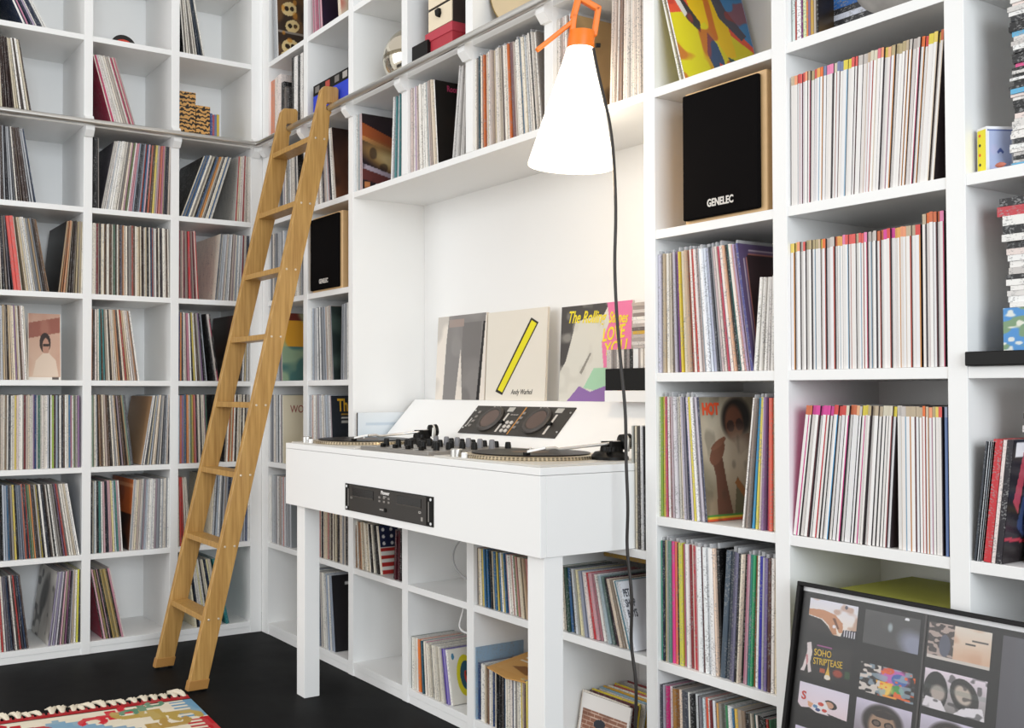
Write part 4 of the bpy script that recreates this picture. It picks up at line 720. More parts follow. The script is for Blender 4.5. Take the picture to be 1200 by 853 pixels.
gm, N, L, b = nodes('picture_glass'); N.remove(b); tr_ = N.new('ShaderNodeBsdfTransparent'); gl = N.new('ShaderNodeBsdfGlossy'); gl.inputs['Roughness'].default_value = .2; fr_ = N.new('ShaderNodeFresnel'); fr_.inputs[0].default_value = 1.2
ms = N.new('ShaderNodeMixShader'); L.new(fr_.outputs[0], ms.inputs[0]); L.new(tr_.outputs[0], ms.inputs[1]); L.new(gl.outputs[0], ms.inputs[2]); L.new(ms.outputs[0], N['Material Output'].inputs[0])
def photo(x, y, wd, ht, cv): art(cv, (x, -y-ht, -.0022), (wd, 0, 0), (0, ht, 0), 'photo', po)
def ph_hand():
    c = Cv(56, 38, '#efeaf0').grad('#f2e6d6', '#e6e6f2'); c.poly([(0, .66), (.3, .7), (.55, .62), (.72, .4), (.74, .12), (.66, .1), (.58, .3), (.62, .06), (.52, 0), (.44, .26), (.3, .42), (.0, .48)], '#c9916c').blot(7, .6, '#a86e4c', .5, 2, .2)
    c.poly([(0, .46), (.28, .4), (.42, .24), (.55, 0), (0, 0)], '#2a2422').poly([(.5, .5), (.62, .2), (.66, .22), (.56, .52)], '#7a4e38').ell(.55, .26, .035, .05, '#efe9ee').poly([(.74, .22), (1, .26), (1, 0), (.7, 0)], '#2c2a36')
    for k in range(5): c.rect(.76+k*.05, .775+k*.05, .03, .22, '#d9d6e0')
    return c.ell(.76, .9, .03, .06, '#5a5866')
def ph_dark(): return Cv(44, 30, '#4d4c4c').blot(5, .55, '#5d5c5a', .6, 3, .3).ell(.95, .2, .25, .4, '#8f93a8', .4, 1, .4).ell(.48, .6, .04, .12, '#b5c4cc', 0, .8, .4).ell(.76, .92, .04, .04, '#e9e9ee')
def ph_neon():
    c = Cv(72, 46, '#26211f').blot(6, .6, '#38322e', .6, 2, .2); c.poly([(.06, .25), (.12, .7), (.1, .95), (.18, 1), (.22, .7), (.2, .4), (.24, .15), (.18, .1), (.14, .4), (.1, .12), (.02, .12)], '#e2d6d6').poly([(.1, .6), (.14, .62), (.16, .4), (.13, .3)], '#c98a8e')
    c.ell(.75, .28, .1, .12, '#6a2a1c').ell(.75, .28, .08, .09, '#c24a2c', 0, .6).rect(.88, .98, .2, .4, '#2f4a2c').rect(.4, .5, .2, .32, '#b5542a').poly([(.5, .05), (.56, .45), (.62, .05)], '#e0b848').ell(.56, .1, .06, .07, '#e9e0d0').rect(.3, .6, .93, .96, '#a0508a'); return c
def ph_colour():
    c = Cv(56, 36, '#2b2524'); c.ell(.62, .72, .26, .3, '#c86ab8', 0, 1, .2).ell(.72, .66, .14, .2, '#4a6ab0').ell(.7, .3, .12, .18, '#4a9a4a').ell(.52, .9, .1, .12, '#e05a3a').poly([(.3, .5), (.62, .5), (.55, .1), (.42, .0)], '#f0b42a').ell(.5, .25, .12, .2, '#f0d06a', 0, .8, .3)
    return c.blot(9, .58, '#9ab0c0', .8, 3, .08).put((c.u > .36) & (vnoise(c.u, c.v, 12, 9) > .75), '#e86a2a').put((c.u < .38) & (vnoise(c.u, c.v, 11, 5) > .62), '#d9cfc8').rect(.45, .7, .02, .08, '#f0a03a')
def ph_pinkpaper():
    c = Cv(60, 38, '#e6dbe8').grad('#e9d6dc', '#e2dcec'); c.ell(.66, .42, .12, .16, '#2a2220', .4).ell(.63, .4, .09, .12, '#c99a80').poly([(.3, .25), (.55, .5), (.62, .3), (.6, .05), (.35, .02)], '#e9e4e6').ell(.47, .35, .06, .07, '#c84a3a').ell(.42, .12, .05, .06, '#3a4a80').ell(.55, .15, .05, .06, '#c8483a').ell(.36, .22, .05, .06, '#5a86b0')
    return c.poly([(.2, .35), (.32, .3), (.28, .12), (.22, .16)], '#d9a27c').poly([(0, .2), (.08, .05), (.25, .12), (.4, 0), (0, 0)], '#2a2624').poly([(.6, .08), (1, .0), (.65, 0)], '#2a2624')
def ph_face(): return Cv(60, 40, '#b9aec4').grad('#8a8288', '#d6cfe4').ell(.5, .5, .36, .46, '#3a3432', 0, 1, .1).ell(.5, .4, .24, .4, '#a98a72', 0, 1, .12).poly([(.26, .7), (.5, .84), (.74, .7), (.62, .62), (.4, .62)], '#38302e').ell(.4, .46, .085, .09, '#211a19').ell(.62, .46, .085, .09, '#211a19').ell(.4, .46, .055, .06, '#6a5a50').ell(.62, .46, .055, .06, '#6a5a50').ell(.51, .16, .08, .04, '#8a4f44').poly([(0, 0), (.1, .2), (.26, .1), (.3, 0)], '#4a4442').poly([(.7, 0), (.74, .1), (.9, .2), (1, 0)], '#4a4442')
def ph_beige(): return Cv(56, 36, '#e0cdb4').grad('#d9b294', '#e6ddd2').blot(5, .6, '#c99a7a', .5, 3, .25).rect(0, .42, .1, 1, '#4a4240').put((vnoise(Cv(56, 36, '#000000').u, Cv(56, 36, '#000000').v, 14, 4) > .6) & (Cv(56, 36, '#000000').u < .42), '#b5a29a').ell(.28, .4, .09, .3, '#5d6070').rect(.6, .76, .55, .6, '#4a4644').rect(.7, .95, .66, .7, '#5a5450').rect(0, 1, 0, .1, '#d6cdc6')
def ph_two():
    c = Cv(56, 38, '#d8cbd8').grad('#8a8684', '#efe2ee'); c.ell(.2, .45, .2, .5, '#2c2a28').ell(.66, .5, .22, .42, '#35322f', .2).ell(.64, .52, .13, .24, '#c6b8ac', .2, 1, .15).ell(.24, .42, .12, .2, '#b5a8a0', 0, 1, .2).poly([(.0, 0), (.05, .3), (.3, .25), (.4, 0)], '#e6e0e6').poly([(.5, 0), (.66, .22), (.95, .3), (1, 0)], '#e9e4ea'); return c.rect(0, 1, .48, .6, '#6a7a74', .25).blot(9, .7, '#2a2828', .6, 6, .1)
def ph_big():
    c = Cv(64, 80, '#6a6870').grad('#55535a', '#7c7a82', 'u').rect(.1, .3, .5, 1, '#5a5a62', .6); c.ell(.62, .36, .34, .42, '#d6c4c0', 0, 1, .08).poly([(.25, .6), (.3, .78), (.6, .92), (1, .9), (1, .58)], '#3a3a40').poly([(.28, .66), (.5, .9), (.4, .66)], '#e9e6ea').ell(.5, .5, .08, .035, '#3a2c2a').ell(.8, .5, .08, .035, '#3a2c2a').ell(.66, .2, .1, .04, '#b5787a'); return c
LST = [(.027, .031, .112, .0685, ph_hand), (.155, .032, .116, .0685, ph_dark), (.019, .1245, .118, .072, ph_neon), (.157, .139, .114, .058, ph_colour), (.0235, .2115, .115, .055, ph_pinkpaper), (.155, .2115, .116, .074, ph_face),
       (.288, .0305, .117, .069, ph_beige), (.288, .120, .116, .074, ph_two), (.288, .2085, .116, .074, ph_face), (.424, .03, .26, .255, ph_big)]
for x, y, a_, h_, fn in LST: photo(x, y, a_, h_, fn())
for r_ in range(4):
    for c_ in range(7):
        if c_ in (2, 3, 4) and r_ < 1 or r_ == 0: continue
        photo(.024+.1325*c_, .2125+.0915*(r_ if c_ < 3 else r_)+.0, .114, .0705, [ph_two, ph_beige, ph_dark, ph_face, ph_colour][(r_*3+c_) % 5]())
text('SOHO', .02, po, (.05, -.150, -.0014), (0, 0, .05), '#f0c83c', sx=.72); text('STRIPTEASE', .02, po, (.05, -.1685, -.0014), (0, 0, .07), '#f0c83c', sx=.66)
text('S', .024, po, (.031, -.2465, -.0014), (0, 0, 0), '#c8453c', offset=.0006)
MB().box(.0085, PWd-.0085, -PHt+.009, -.009, .002, .0035).build('glass', gm, po)
# ------------------------------------------------------------------ odds and ends, left run
dk = thing('small_disc', 'small black disc with red lettering side, propped in the eighth row of shelves', 'disc', (-.25, sA(146, -.22), zb(4)), (0, -.12, 0))
MB().lathe([(.062, 0), (.062, .0025), (0, .0025)], (0, 0, .062), (1, 0, 0), seg=40).build('disc', mat('disc_black', '#151314', .3), dk)
MB().prism([(.056*math.cos(a), .056*math.sin(a)) for a in [math.radians(x) for x in (35, 60, 75, 90, 105, 120, 145)]][::1]+[(-.036, .006), (.036, .006)], (.0026, 0, .046), (0, 1, 0), (0, 0, 1), (.0006, 0, 0)).build('red_label', mat('label_red', '#d8452f', .4), dk)
tm, N, L, b = nodes('tiger_print'); tc = N.new('ShaderNodeTexCoord'); wv = N.new('ShaderNodeTexWave'); wv.bands_direction = 'Z'; wv.inputs['Scale'].default_value = 16; wv.inputs['Distortion'].default_value = 7; wv.inputs['Detail'].default_value = 2; wv.inputs['Detail Scale'].default_value = 2.5
L.new(tc.outputs['Object'], wv.inputs[0]); rp = N.new('ShaderNodeValToRGB'); rp.color_ramp.elements[0].position = .36; rp.color_ramp.elements[1].position = .46; rp.color_ramp.elements[0].color = (*lin('#241a10'), 1); rp.color_ramp.elements[1].color = (*lin('#cf9c58'), 1)
L.new(wv.outputs['Fac'], rp.inputs[0]); L.new(rp.outputs[0], b.inputs['Base Color'])
for (p0, p1, ht, lab) in ((209.5, 228.5, .205, 'tall tiger-striped box on the seventh row of the left shelves'), (229, 245.5, .15, 'short tiger-striped box between the tall one and small coloured books')):
    y0_, y1_ = sA(p0, -.03), sA(p1, -.03); t = thing('striped_box', lab, 'box', (-.03, y0_, zb(3)), group='tiger-striped boxes')
    MB().box(-.2, 0, 0, y1_-y0_-.002, 0, ht*.82).build('box_body', tm, t); MB().box(-.202, .0015, -.0008, y1_-y0_-.0012, ht*.82, ht).build('box_lid', tm, t)
for i, (p0, p1, c, ht, nm_) in enumerate(((245.8, 248.3, '#2a4a8a', .123, 'blue'), (248.3, 250.8, '#a8505a', .118, 'rose'), (250.8, 253.5, '#6a7a9a', .12, 'grey-blue'), (253.5, 256.4, '#d0b43c', .122, 'yellow'))):
    y0_, y1_ = sA(p0, -.03), sA(p1, -.03); o = MB().box(-.18, 0, 0, y1_-y0_-.0006, 0, ht, lin(c)).build('book', RECM, loc=(-.032, y0_, zb(3))); tag(o, f"small {nm_} book standing right of the tiger-striped boxes", 'book', 'small books beside the tiger boxes')
yw = sA(71.5, -.06)-sA(33, -.06)
t = thing('portrait_print', 'sepia portrait of a person in sunglasses facing out on the fourth row', 'picture', (-.06, sA(33, -.06), zb(0)), (-.06, 0, math.pi/2))
MB().box(0, yw, 0, .008, 0, .287, lin('#e2d6cc')).build('print_board', PLAIN, t); art(c_portrait(), (0, -.0006, 0), (yw, 0, 0), (0, 0, .287), 'cover_print', t)
# ---- back run, upper left
def book(px0, px1, c, ht, row, lab, y=.012, D=.2, group=None, name='book', cat='book', fn=None, z=None):
    x0_, x1_ = sB(px0, y), sB(px1, y); o = MB().box(0, x1_-x0_-.0006, 0, D, 0, ht, lin(c)).build(name, RECM, loc=(x0_, y, zb(row) if z is None else z)); tag(o, lab, cat, group)
    if fn: art(fn(), (x1_-x0_+.0003, 0.001, 0), (0, D-.002, 0), (0, 0, ht), 'cover_print', o)
    return o
for i, (a_, b_, c, ht, nm_) in enumerate(((317, 321.5, '#d98a6a', .285, 'salmon patterned'), (321.7, 324.5, '#e8dcd2', .29, 'white patterned'), (324.7, 329, '#efe2dc', .293, 'white with red specks'), (329.3, 332.5, '#1d1b1b', .25, 'short black'), (332.8, 335, '#6a625c', .22, 'short grey'), (335.2, 338, '#3a3634', .21, 'low dark'), (341.5, 344, '#1a1919', .335, 'tall black'), (344.2, 348.6, '#efece8', .33, 'tall white'), (348.8, 351.4, '#26282a', .325, 'tall dark'), (351.6, 354.8, '#e9e6e2', .328, 'tall off-white'))):
    book(a_, b_, c, ht, 3, f"{nm_} book, behind the ladder head, seventh row up", group='books behind the ladder head')
t = thing('flat_case', 'black flat case with silver picture lying on a blue box near the ladder head', 'case', (sB(366, .0), .004, zb(3)+.098))
wd = sB(407.6, 0)-sB(366, 0); MB().box(0, wd, 0, .2, 0, .045).build('case_body', BLACKP, t)
for i, u_ in enumerate((.06, .36, .62, .84)): MB().box(wd*u_, wd*(u_+.12), -.001, 0, .01, .037).build('printed_patch', mat(('patch_grey', 'patch_red', 'patch_grey', 'patch_pale')[i], ('#77726e', '#b5483a', '#77726e', '#aaa49e')[i], .4), t)
t = thing('storage_box', 'blue box with an orange lower band, under the black flat case', 'box', (sB(366, .0), .004, zb(3)))
MB().box(0, wd, 0, .2, .022, .097).build('blue_part', mat('box_blue', '#2440c8', .45), t); MB().box(0, wd, 0, .2, 0, .022).build('orange_band', mat('box_orange', '#e8542a', .45), t)
# globe
t = thing('mirror_globe', 'shiny silver globe ornament on the shelf above the rail, over the niche', 'globe', (0, 0, 0)); gc = Vector((1.088, .14, zb(3))); t.location = gc; GS = 1.17
gm2 = mat('mirror_champagne', '#d9d2c2', .12, 1.0, noise=.03)
MB().lathe([(GS*.1015*math.sin(a), GS*(.1015-.1015*math.cos(a))) for a in np.linspace(0.02, math.pi-.02, 30)], seg=48).build('globe_shell', gm2, t, smooth=True)
MB().lathe([(.016, .234), (.016, .25), (.012, .254), (0, .254)], seg=16).build('top_cap', mat('cap_dark', '#8a8070', .3, .9), t, smooth=True)
MB().lathe([(.1189, .112), (.1192, .1188), (.1189, .1256)], seg=48).build('equator_band', mat('band_dark', '#8f8672', .2, .9), t, smooth=True)
# boxes on the rail shelf
t = thing('small_box', 'small black box with cream top, left of the red box above the rail', 'box', (1.2625, .02, zb(3))); MB().box(0, .1, 0, .1, 0, .092).build('box_body', BLACKP, t); MB().box(.002, .092, .03, .098, .092, .102).build('box_top', mat('box_cream', '#d9cdb8', .5), t)
t = thing('lidded_box', 'red lidded cardboard box under the cream drawer boxes', 'box', (1.332, .03, zb(3))); RB = mat('box_red', '#b2303e', .5)
MB().box(.003, .165, .004, .25, 0, .085).build('box_body', RB, t); MB().box(0, .168, 0, .254, .085, .118).build('box_lid', mat('box_red_lid', '#bd3a4a', .5), t, bevel=.002)
for i in range(2):
    t = thing('drawer_box', ('cream-fronted black drawer box, the lower one resting on the red box', 'cream-fronted black drawer box, the upper one of two above the red box')[i], 'box', (1.345, .035, zb(3)+.1185+.082*i), group='cream drawer boxes on the red box')
    MB().box(0, .15, .004, .23, 0, .081).build('case', mat('case_dark', '#2e241f', .45), t); MB().box(.003, .147, 0, .0035, .004, .077).build('drawer_front', mat('front_cream', '#efe0c4', .5), t)
    MB().prism([(.058, .066), (.08, .068), (.084, .05), (.076, .036), (.062, .046)], (0, -.012, 0), (1, 0, 0), (0, 0, 1), (0, .0118, 0)).build('pull_tab', BLACKP, t)
# frame drum
t = thing('frame_drum', 'tan frame drum with dull gold rim standing above the rail, left of the lamp', 'drum', (0, 0, 0)); t.location = (1.842, .06, zb(3)+.1745); t.rotation_euler = (.05, 0, 0)
MB().lathe([(.172, 0), (.174, .004), (.174, .05), (.172, .054), (.164, .054), (.164, .012), (.16, .004)], (0, .0, 0), (0, 1, 0), seg=48).build('rim', mat('rim_gold', '#8a713c', .35, .7, noise=.1), t, smooth=True)
MB().lathe([(.168, .001), (.167, -.001), (0, -.002)], (0, 0, 0), (0, 1, 0), seg=48).build('skin', mat('drum_skin', '#d2bd98', .6, noise=.1, nscale=12), t)
# ---- right run, column of magazines: upper shelf
for i, (a_, b_, c, nm_) in enumerate(((932, 935.5, '#dfe9e6', 'white and teal'), (935.7, 937.2, '#b5453c', 'thin red'), (937.5, 942.5, '#f2eff0', 'plain white'), (942.8, 944.6, '#7a2a6a', 'thin plum'), (945, 948.6, '#d6e2b0', 'pale green'), (948.8, 950.6, '#ef8a4a', 'thin orange'), (950.9, 953.6, '#8a7090', 'mauve'), (953.8, 957.4, '#caa24a', 'yellow and black'), (957.6, 960.3, '#c9bfb4', 'pale grey'))):
    book(a_, b_, c, .3, 2, f"{nm_} upright book on the shelf above the top magazines", y=.02, group='books above the top magazines')
o = book(960.6, 962.6, '#1d1815', .31, 2, 'dark-covered record on the shelf above the top magazines', y=.014, D=.31, name='vinyl_record', cat='record', fn=lambda: c_dark('#201a16', '#5a4424', 6))
z = zb(2)
for i, (c, nm_) in enumerate((('#d9e0dc', 'pale green'), ('#eef0ee', 'white'), ('#2a2a2c', 'black'), ('#cfd4e2', 'pale lilac'), ('#2a2a30', 'charcoal'), ('#2f6ab5', 'mid blue'), ('#3a7fd0', 'bright blue'), ('#27509c', 'deep blue'))):
    o = MB().box(0, .12, 0, .13, 0, .0125, lin(c)).build('disc_case', RECM, loc=(sB(966+(i % 3)*1.5, .07), .07, z)); z += .013; tag(o, f"{nm_} flat case in the pile beside the grey ball, upper right", 'disc case', 'flat cases beside the grey ball')
t = thing('ornament_ball', 'mottled grey stone ball on the shelf above the top magazines', 'ball', (3.075, .125, zb(2)))
MB().lathe([(.113*math.sin(a)*1.05, .105-.105*math.cos(a)) for a in np.linspace(0.02, math.pi-.02, 26)], seg=40).build('ball', mat('grey_stone', '#a39f9b', .8, noise=.35, nscale=22, bump=.4), t, smooth=True)
t = thing('storage_box', 'olive green box in the cubby behind the framed poster', 'box', (2.946, .012, zb(-2))); OG = mat('olive_green', '#a8a84a', .55)
MB().box(0, .255, 0, .30, 0, .245).build('box_body', OG, t); MB().box(-.002, .257, -.003, .302, .245, .268).build('box_lid', OG, t, bevel=.002)
# ---- far right column
CDC = ['#efece8', '#1c1b1d', '#d9d6d2', '#151416', '#efeeec', '#171618', '#e0c23a', '#1d1d1f', '#c84a44', '#5fb0d8', '#e0508e', '#f0f0ee', '#26282c', '#c9c4c0', '#e8d8d2', '#1a1a1c', '#f0eeea', '#131315', '#3f6fb0', '#dcd8d4']
def pile(x, y, z, ztop_, wd, dp, tmin, tmax, lab, group, name, cat, jit=.006, cols=None):
    i = 0
    while True:
        t_ = random.uniform(tmin, tmax)
        if z+t_ > ztop_: break
        c = cols[i % len(cols)] if cols else random.choice(CDC); i += 1
        o = MB().box(0, wd, 0, dp, 0, t_-.0005, lin(c)).build(name, RECM, loc=(x+random.uniform(-jit, jit), y+random.uniform(0, jit), z)); z += t_
        tag(o, f"{cname(c)} {cat}, {ordn(i)} from bottom of {lab}", cat, group)
    return z
pile(3.318, .025, zb(1), zb(1)+.36-.035, .135, .125, .0055, .0105, 'the pile right of the playing cards', 'disc cases in the pile by the playing cards', 'disc_case', 'disc case')
t = thing('card_box', 'yellow and pale blue playing card box on the far right shelf', 'box', (3.2525, .030, zb(1)), (0, 0, -.46)); 
MB().box(0, .0, 0, .0, 0, .0).box(0, .026, 0, .056, 0, .088, lin('#f2f2f4')).build('box_body', PLAIN, t)
MB().box(.002, .024, -.0008, -.0002, .003, .083).build('yellow_side', mat('card_yellow', '#f2e428', .4), t)
for i, c in enumerate(('#2a2626', '#e0642a', '#2a2626', '#e0642a')): MB().lathe([(.0028, 0), (.0028, .0005), (0, .0005)], (.009, -.0008, .016+.019*i), (0, -1, 0), seg=10).build('suit_mark', mat('mark_'+c[1:], c, .5), t)
art(Cv(24, 32, '#a9b4d4').rect(0, .06, 0, 1, '#eceef4').rect(.94, 1, 0, 1, '#eceef4').rect(0, 1, .95, 1, '#eceef4').rect(0, 1, .91, .94, '#5a6aa0').blot(4, .6, '#b9b4d4', .5, 2, .2).ell(.5, .48, .07, .05, '#4a5a94').ell(.42, .44, .05, .03, '#4a5a94').ell(.58, .44, .05, .03, '#4a5a94'), (.0266, 0.002, 0.001), (0, .052, 0), (0, 0, .085), 'card_back', t)
t = MB().lathe([(.0006, -.009), (.0038, -.006), (.0054, 0), (.0038, .006), (.0006, .01)], (0, 0, .0056), (1, .2, .05), seg=12).build('pebble', mat('pebble_red', '#c0705c', .5, noise=.2), smooth=True, loc=(3.306, .008, zb(1))); tag(t, 'small reddish pebble lying in front of the playing card box', 'pebble')
sb_ = MB().box(3.2465, 3.599, -.012, .25, zb(0), zb(0)+.0275).build('flat_unit', BLACKP, bevel=.002); tag(sb_, 'flat black unit lying under the landscape box, far right column', 'case')
t = thing('picture_box', 'small box printed with sky and blossom on the flat black unit', 'box', (3.297, .03, zb(0)+.028))
MB().box(0, .16, 0, .14, 0, .082, lin('#6a86a0')).build('box_body', PLAIN, t); art(Cv(48, 28, '#4a90d0').blot(8, .5, '#7f9a6a', .9, 3, .1).blot(11, .62, '#efece0', .9, 6, .08).rect(.45, 1, 0, .7, '#8a8690'), (0, -.0006, 0), (.16, 0, 0), (0, 0, .082), 'print', t)
zt = pile(3.306, .028, zb(0)+.1105, zb(0)+.245, .14, .12, .009, .013, 'the pile on the blossom box', 'cases piled on the blossom box', 'disc_case', 'disc case', .004)
pile(3.296, .02, zt+.0002, zt+.095, .16, .14, .014, .02, 'the thicker books topping the blossom box pile', 'books on the blossom box pile', 'book', 'book', .008, ['#eeece8', '#151416', '#f0eeea', '#c23a44', '#17161a', '#e9e6e2'])
k8 = zb(-1)
for i, (px_, c, th, nm_) in enumerate(((1137.5, '#3a4048', 5.5, 'dark grey'), (1140, '#c9ccd2', 5.3, 'pale grey'), (1142.4, '#a8b0b8', 5, 'blue-grey'), (1144.8, '#e2d6d6', 4.6, 'pale pink'))):
    o = MB().box(-.0062, 0, 0, .2, 0, .232, lin(c)).build('comic_book', RECM, loc=(sB(px_, .004)+.0085, .004, k8), rot=(0, math.radians(6), 0)); tag(o, f"{nm_} comic book leaning left of the red one, far right column", 'comic book', 'comic books on the far right shelf')
x_ = sB(1147.5, .004)+.001
for i, (wd, c, lab, fn) in enumerate(((.016, '#c8323a', 'thick red comic book leaning on the black one, far right column', None), (.006, '#e9dcd8', 'thin white comic book between the red and black ones', None), (.01, '#26222a', 'black comic book with a pale oval on its cover, far right column', lambda: Cv(40, 44, '#26232c').rect(0, 1, .84, 1, '#1a181c').rect(.05, .3, .86, .97, '#e9e6ea').rect(.4, .55, .86, .97, '#e9e6ea').rect(.75, .95, .86, .97, '#e9e6ea').poly([(.1, .5), (.2, .9), (.3, .9), (.2, .4)], '#b54a5c').poly([(.2, .3), (.35, .8), (.45, .8), (.35, .2)], '#3a4a74').ell(.72, .48, .15, .28, '#d6b5c2').ell(.66, .6, .04, .03, '#2a2026').rect(0, 1, 0, .2, '#2b2628').poly([(0, .19), (0, .22), (1, .14), (1, .12)], '#b53a4a')))):
    o = MB().box(-wd, 0, 0, .2, 0, .236, lin(c)).build('comic_book', RECM, loc=(x_+wd, .004, k8), rot=(0, math.radians(6), 0)); x_ += wd+.0016; tag(o, lab, 'comic book', 'comic books on the far right shelf')
    if fn: art(fn(), (.0005, .001, 0), (0, .198, 0), (0, 0, .236), 'cover_print', o)
pile(3.318, .06, k8, k8+.335, .105, .066, .010, .0145, 'the pile right of the comic books', 'cassettes right of the comic books', 'cassette', 'cassette', .006)
t = MB().box(3.42, 3.56, .05, .2, zb(-2), zb(-2)+.2).build('black_box', BLACKP, bevel=.004); tag(t, 'black box at the far right edge above the framed poster', 'box')
# ---- under the desk
t = thing('envelope', 'torn manila envelope lying across the singles by the right desk leg', 'envelope', (sB(576, .01)+.0, .0, zb(-3)+S7+.004), (.10, .07, .12))
MB().prism([(0, -.012), (.1, -.03), (.16, -.012), (.2, .0), (.2, .2), (0, .21)], (0, 0, 0), (1, 0, 0), (0, 1, 0), (0, 0, .004)).build('paper', mat('manila', '#cf9c58', .6, noise=.12, nscale=12), t)
art(Cv(30, 30, '#cf9c58').rect(.1, .9, .55, .62, '#e9dcc8').rect(.1, .9, .7, .77, '#e9dcc8').rect(.1, .9, .85, .92, '#e9dcc8').poly([(.2, .25), (.7, .1), (.9, .3), (.4, .42)], '#8a5a2c'), (.02, .01, .0046), (.16, 0, 0), (0, .17, 0), 'label_sheet', t)
t = MB().box(0, .004, 0, .2, 0, .235, lin('#8fa9c0')).build('single_record', RECM, loc=(inB[4][0]+.002, .006, zb(-3))); tag(t, 'taller blue-grey sleeve at the left end of the singles, bottom cubby', 'record')
for i, (x_, y_, wd, c, lab) in enumerate(((2.062, .19, .2, '#b8913f', 'yellowish card folder lying at the back over the leaning singles'), (2.09, .22, .24, '#6a5438', 'brown card folder lying at the back over the leaning singles'))):
    o = MB().box(x_, x_+wd, y_, .335, .632+.012*i, .643+.012*i, lin(c)).build('card_folder', RECM); tag(o, lab, 'folder', 'card folders behind the leaning singles')
# singles filed face-forward, the brick-patterned one in front
def c_brick():
    c = Cv(60, 60, '#8a5a44')
    for r_ in range(12):
        y = r_*.066
        c.rect(0, 1, y, y+.012, '#c9ab98')
        for k in range(7): c.rect((k+.5*(r_ % 2))/6.5-.01, (k+.5*(r_ % 2))/6.5, y, y+.066, '#c9ab98')
    c.blot(7, .6, '#6a4232', .5, 3, .2).rect(0, 1, .77, 1, '#e2ddd8').rect(0, .05, 0, 1, '#e2ddd8').rect(.95, 1, 0, 1, '#e2ddd8')
    c.poly([(.36, 0), (.4, .3), (.5, .48), (.66, .5), (.86, .36), (.92, 0)], '#262a3c').ell(.42, .5, .1, .12, '#9c6a50', .2).ell(.42, .6, .12, .07, '#20242f', .2).ell(.68, .38, .03, .03, '#d98a6a'); return c
cols = ['#efe4d6', '#5a2a2c', '#e2c93a', '#c9c2b8', '#8fb0c0', '#d9a62a', '#efe9de', '#c25a4a', '#e9d23c', '#a8a29c', '#d2cabf', '#8a3a3a']
cxl = sB(671, .05)
for i in range(13):
    yy = .052+.0165*i; c = cols[i-1] if i else '#e2ddd8'
    t = MB().box(0, .186, 0, .006, 0, .187, lin(c)).build('single_record', RECM, loc=(max(2.0575, cxl-random.uniform(0.004, .028)*(i > 0)), yy, zb(-3)+.0014), rot=(-.2, 0, random.uniform(-.02, .03) if i else .04))
    tag(t, 'single with a brick wall cover at the front of the bottom right cubby' if i == 0 else f"{cname(c)} single, {ordn(i)} behind the brick wall cover", 'record', 'singles filed behind the brick wall cover')
    if i == 0: art(c_brick(), (0, -.0006, 0), (.186, 0, 0), (0, 0, .187), 'cover_print', t); text('SINGLE', .001, t, (.5, 5, 0), (0, 0, 0), '#3a3634') if False else None
def wire(name, pts, r, m, lab):
    cu = bpy.data.curves.new(name, 'CURVE'); cu.dimensions = '3D'; cu.bevel_depth = r; cu.bevel_resolution = 2; s_ = cu.splines.new('NURBS'); s_.points.add(len(pts)-1); s_.use_endpoint_u = True; s_.order_u = 4
    for p_, q_ in zip(s_.points, pts): p_.co = (*q_, 1)
    cu.materials.append(m); o = bpy.data.objects.new(name, cu); COL.objects.link(o); tag(o, lab, 'cable'); return o
wire('cable', [hit(x, y, 1, .06) for x, y in ((541, 632), (534, 638), (530, 650), (532, 664), (540, 674), (547, 678))], .003, mat('cable_grey', '#a9a9ab', .4), 'thin grey cable looping in the empty cubby under the desk')
wire('cable', [hit(x, y, 1, .08) for x, y in ((545, 704), (543, 716), (539, 728), (538, 736), (543, 741), (549, 742))], .0038, mat('cable_white', '#efefef', .4), 'thick white cable hanging above the ring label single')
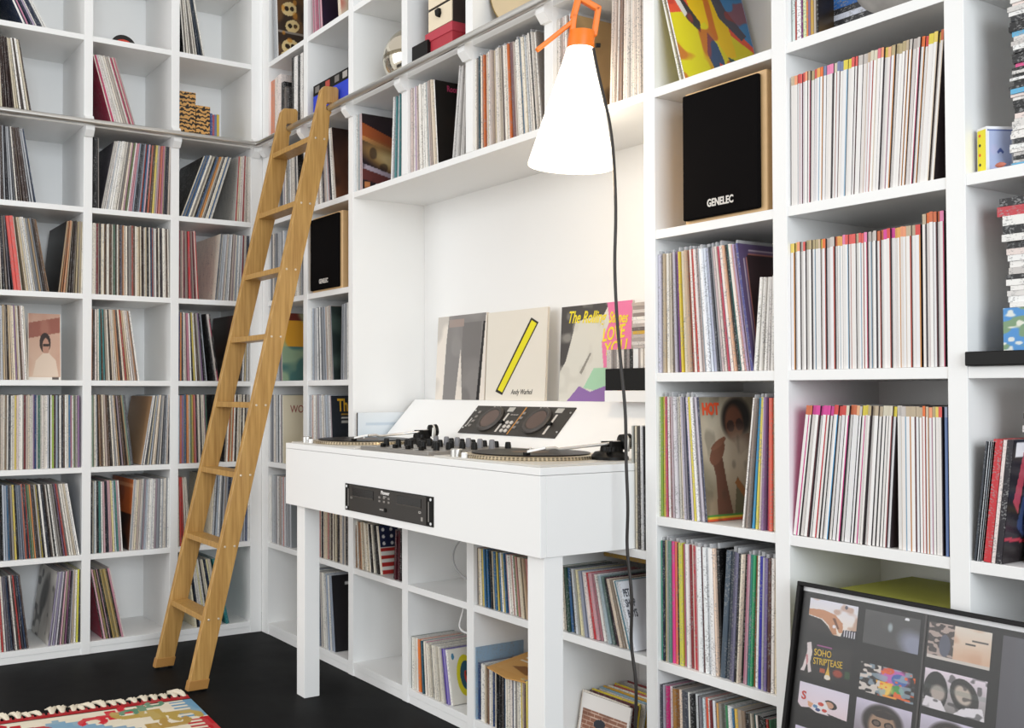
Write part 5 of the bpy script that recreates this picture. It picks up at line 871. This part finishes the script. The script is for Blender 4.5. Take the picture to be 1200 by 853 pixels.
# ------------------------------------------------------------------ rug
rg = thing('kilim_rug', 'patterned red, cream and blue kilim rug with a knotted fringe, lower left', 'rug', (.80, -.668, .0004), (0, 0, math.radians(-4.6)))
RL, RW_ = 1.7, 1.25                              # along x, along -y
def rug_cv():
    c = Cv(220, 180, '#e4dac6'); u = c.u*RL; v = c.v*RW_      # u from the fringe, v from the right-hand edge
    def R_(x0, x1, y0, y1, col): c.put((u >= x0) & (u <= x1) & (v >= y0) & (v <= y1), col)
    R_(0, .03, 0, 2, '#a8282c'); R_(.03, .037, 0, 2, '#3a2a2a')
    for k in range(12):                          # toothed selvedge: blocks of blue and red
        a = .04+k*.21; col = '#6f9ab8' if k % 2 == 0 else '#b8242c'
        R_(a, a+.2, 0, .035, col)
        for j in range(6): R_(a+.01+j*.033, a+.026+j*.033, .03, .09, col)
    def hook(cx, cy, s_, col, fl=1):             # a double ram's-horn scroll
        du, dv = (u-cx)/s_, (v-cy)/s_*fl
        for sg in (1, -1):
            x_, y_ = du*sg-.045, dv*sg-.075; r_ = np.hypot(x_, y_); an = np.arctan2(y_, x_)
            c.put((r_ < .05) & (r_ > .024) & ~((an > -.6) & (an < .9)), col)
            c.put((np.abs(du*sg-.004-dv*sg*.08) < .016) & (dv*sg > -.01) & (dv*sg < .1), col)
        c.put((np.abs(dv) < .02) & (np.abs(du) < .05), col)
    def zig(cx, cy, a, b_, col):                 # stepped diamond with teeth
        d = abs(np.floor((u-cx)/.022)*.022)/a+abs(np.floor((v-cy)/.022)*.022)/b_; c.put(d < 1, col)
    zig(.36, .48, .3, .36, '#7fa3bb'); zig(.42, .48, .12, .14, '#26283a'); zig(.34, .46, .05, .05, '#d9b83a'); zig(.24, .42, .05, .05, '#d98a6a')
    hook(.1, .3, 1.0, '#c8303a'); hook(.12, .62, .9, '#b5262e', -1); hook(.2, .68, .9, '#a8974a'); hook(.16, .16, 1.2, '#b59a52', -1); hook(.3, .2, 1.1, '#b08f4e'); hook(.07, .19, .7, '#5f8a70'); hook(.2, .95, 1.1, '#a8974a', -1); hook(.26, .58, .9, '#c8303a')
    zig(.95, .6, .28, .34, '#b8242c'); zig(.95, .6, .14, .18, '#e4dac6'); zig(1.35, .4, .24, .3, '#5f8a70'); hook(.62, .25, 1.2, '#6f9ab8'); hook(.7, .9, 1.2, '#b8242c')
    c.put(vnoise(c.u, c.v, 38, 3) > .6, '#cfc2aa', .18); return c
MB().box(0, RL, -RW_, 0, 0, .007, lin('#8a3a34')).build('rug_base', mat('rug_wool', '#8a4a40', .9), rg)
art(rug_cv(), (0, 0, .0075), (RL, 0, 0), (0, -RW_, 0), 'rug_pattern', rg, attr_mat('woven_wool', .95, spec=.1))
FW = mat('fringe_wool', '#ddd3bf', .9, noise=.1); FRD = mat('fringe_red', '#a8383a', .9); base = None
for i in range(34):
    y = -.012-i*.0365
    if base is None:
        mb = MB()
        for k in range(7):
            a = (k-3)*.2; ln = .056+.012*((k*7) % 3)
            mb.tube([(0, .001*(k-3), .006), (-.018, .002*(k-3), .013), (-.018-ln*.5, math.sin(a)*.02, .014), (-.018-ln, math.sin(a)*.042, .004)], [.0034, .0052, .0046, .0016], 5)
        base = mb.build('tassel', FW, rg, smooth=True); kb = MB().box(-.02, .004, -.013, .013, .001, .009).build('tassel_knot', FRD, rg); t, kk = base, kb
    else:
        t = base.copy(); COL.objects.link(t); kk = kb.copy(); COL.objects.link(kk)
    t.location = (0, y, 0); t.rotation_euler = (0, 0, random.uniform(-.35, .35)); t.scale = (random.uniform(.8, 1.1),)*3; kk.location = (0, y, 0)

# lettering and cables become plain meshes
dg = bpy.context.evaluated_depsgraph_get()
for o in [o for o in SC.objects if o.type in {'FONT', 'CURVE'}]:
    me = bpy.data.meshes.new_from_object(o.evaluated_get(dg)); nw = bpy.data.objects.new('tmp', me); COL.objects.link(nw)
    nw.parent = o.parent; nw.matrix_parent_inverse = o.matrix_parent_inverse.copy(); nw.matrix_basis = o.matrix_basis.copy()
    for k in ('label', 'category', 'group', 'kind'):
        if k in o: nw[k] = o[k]
    nm = o.name; bpy.data.objects.remove(o); nw.name = nm; me.name = nm
    if not me.materials: me.materials.append(BLACKP)
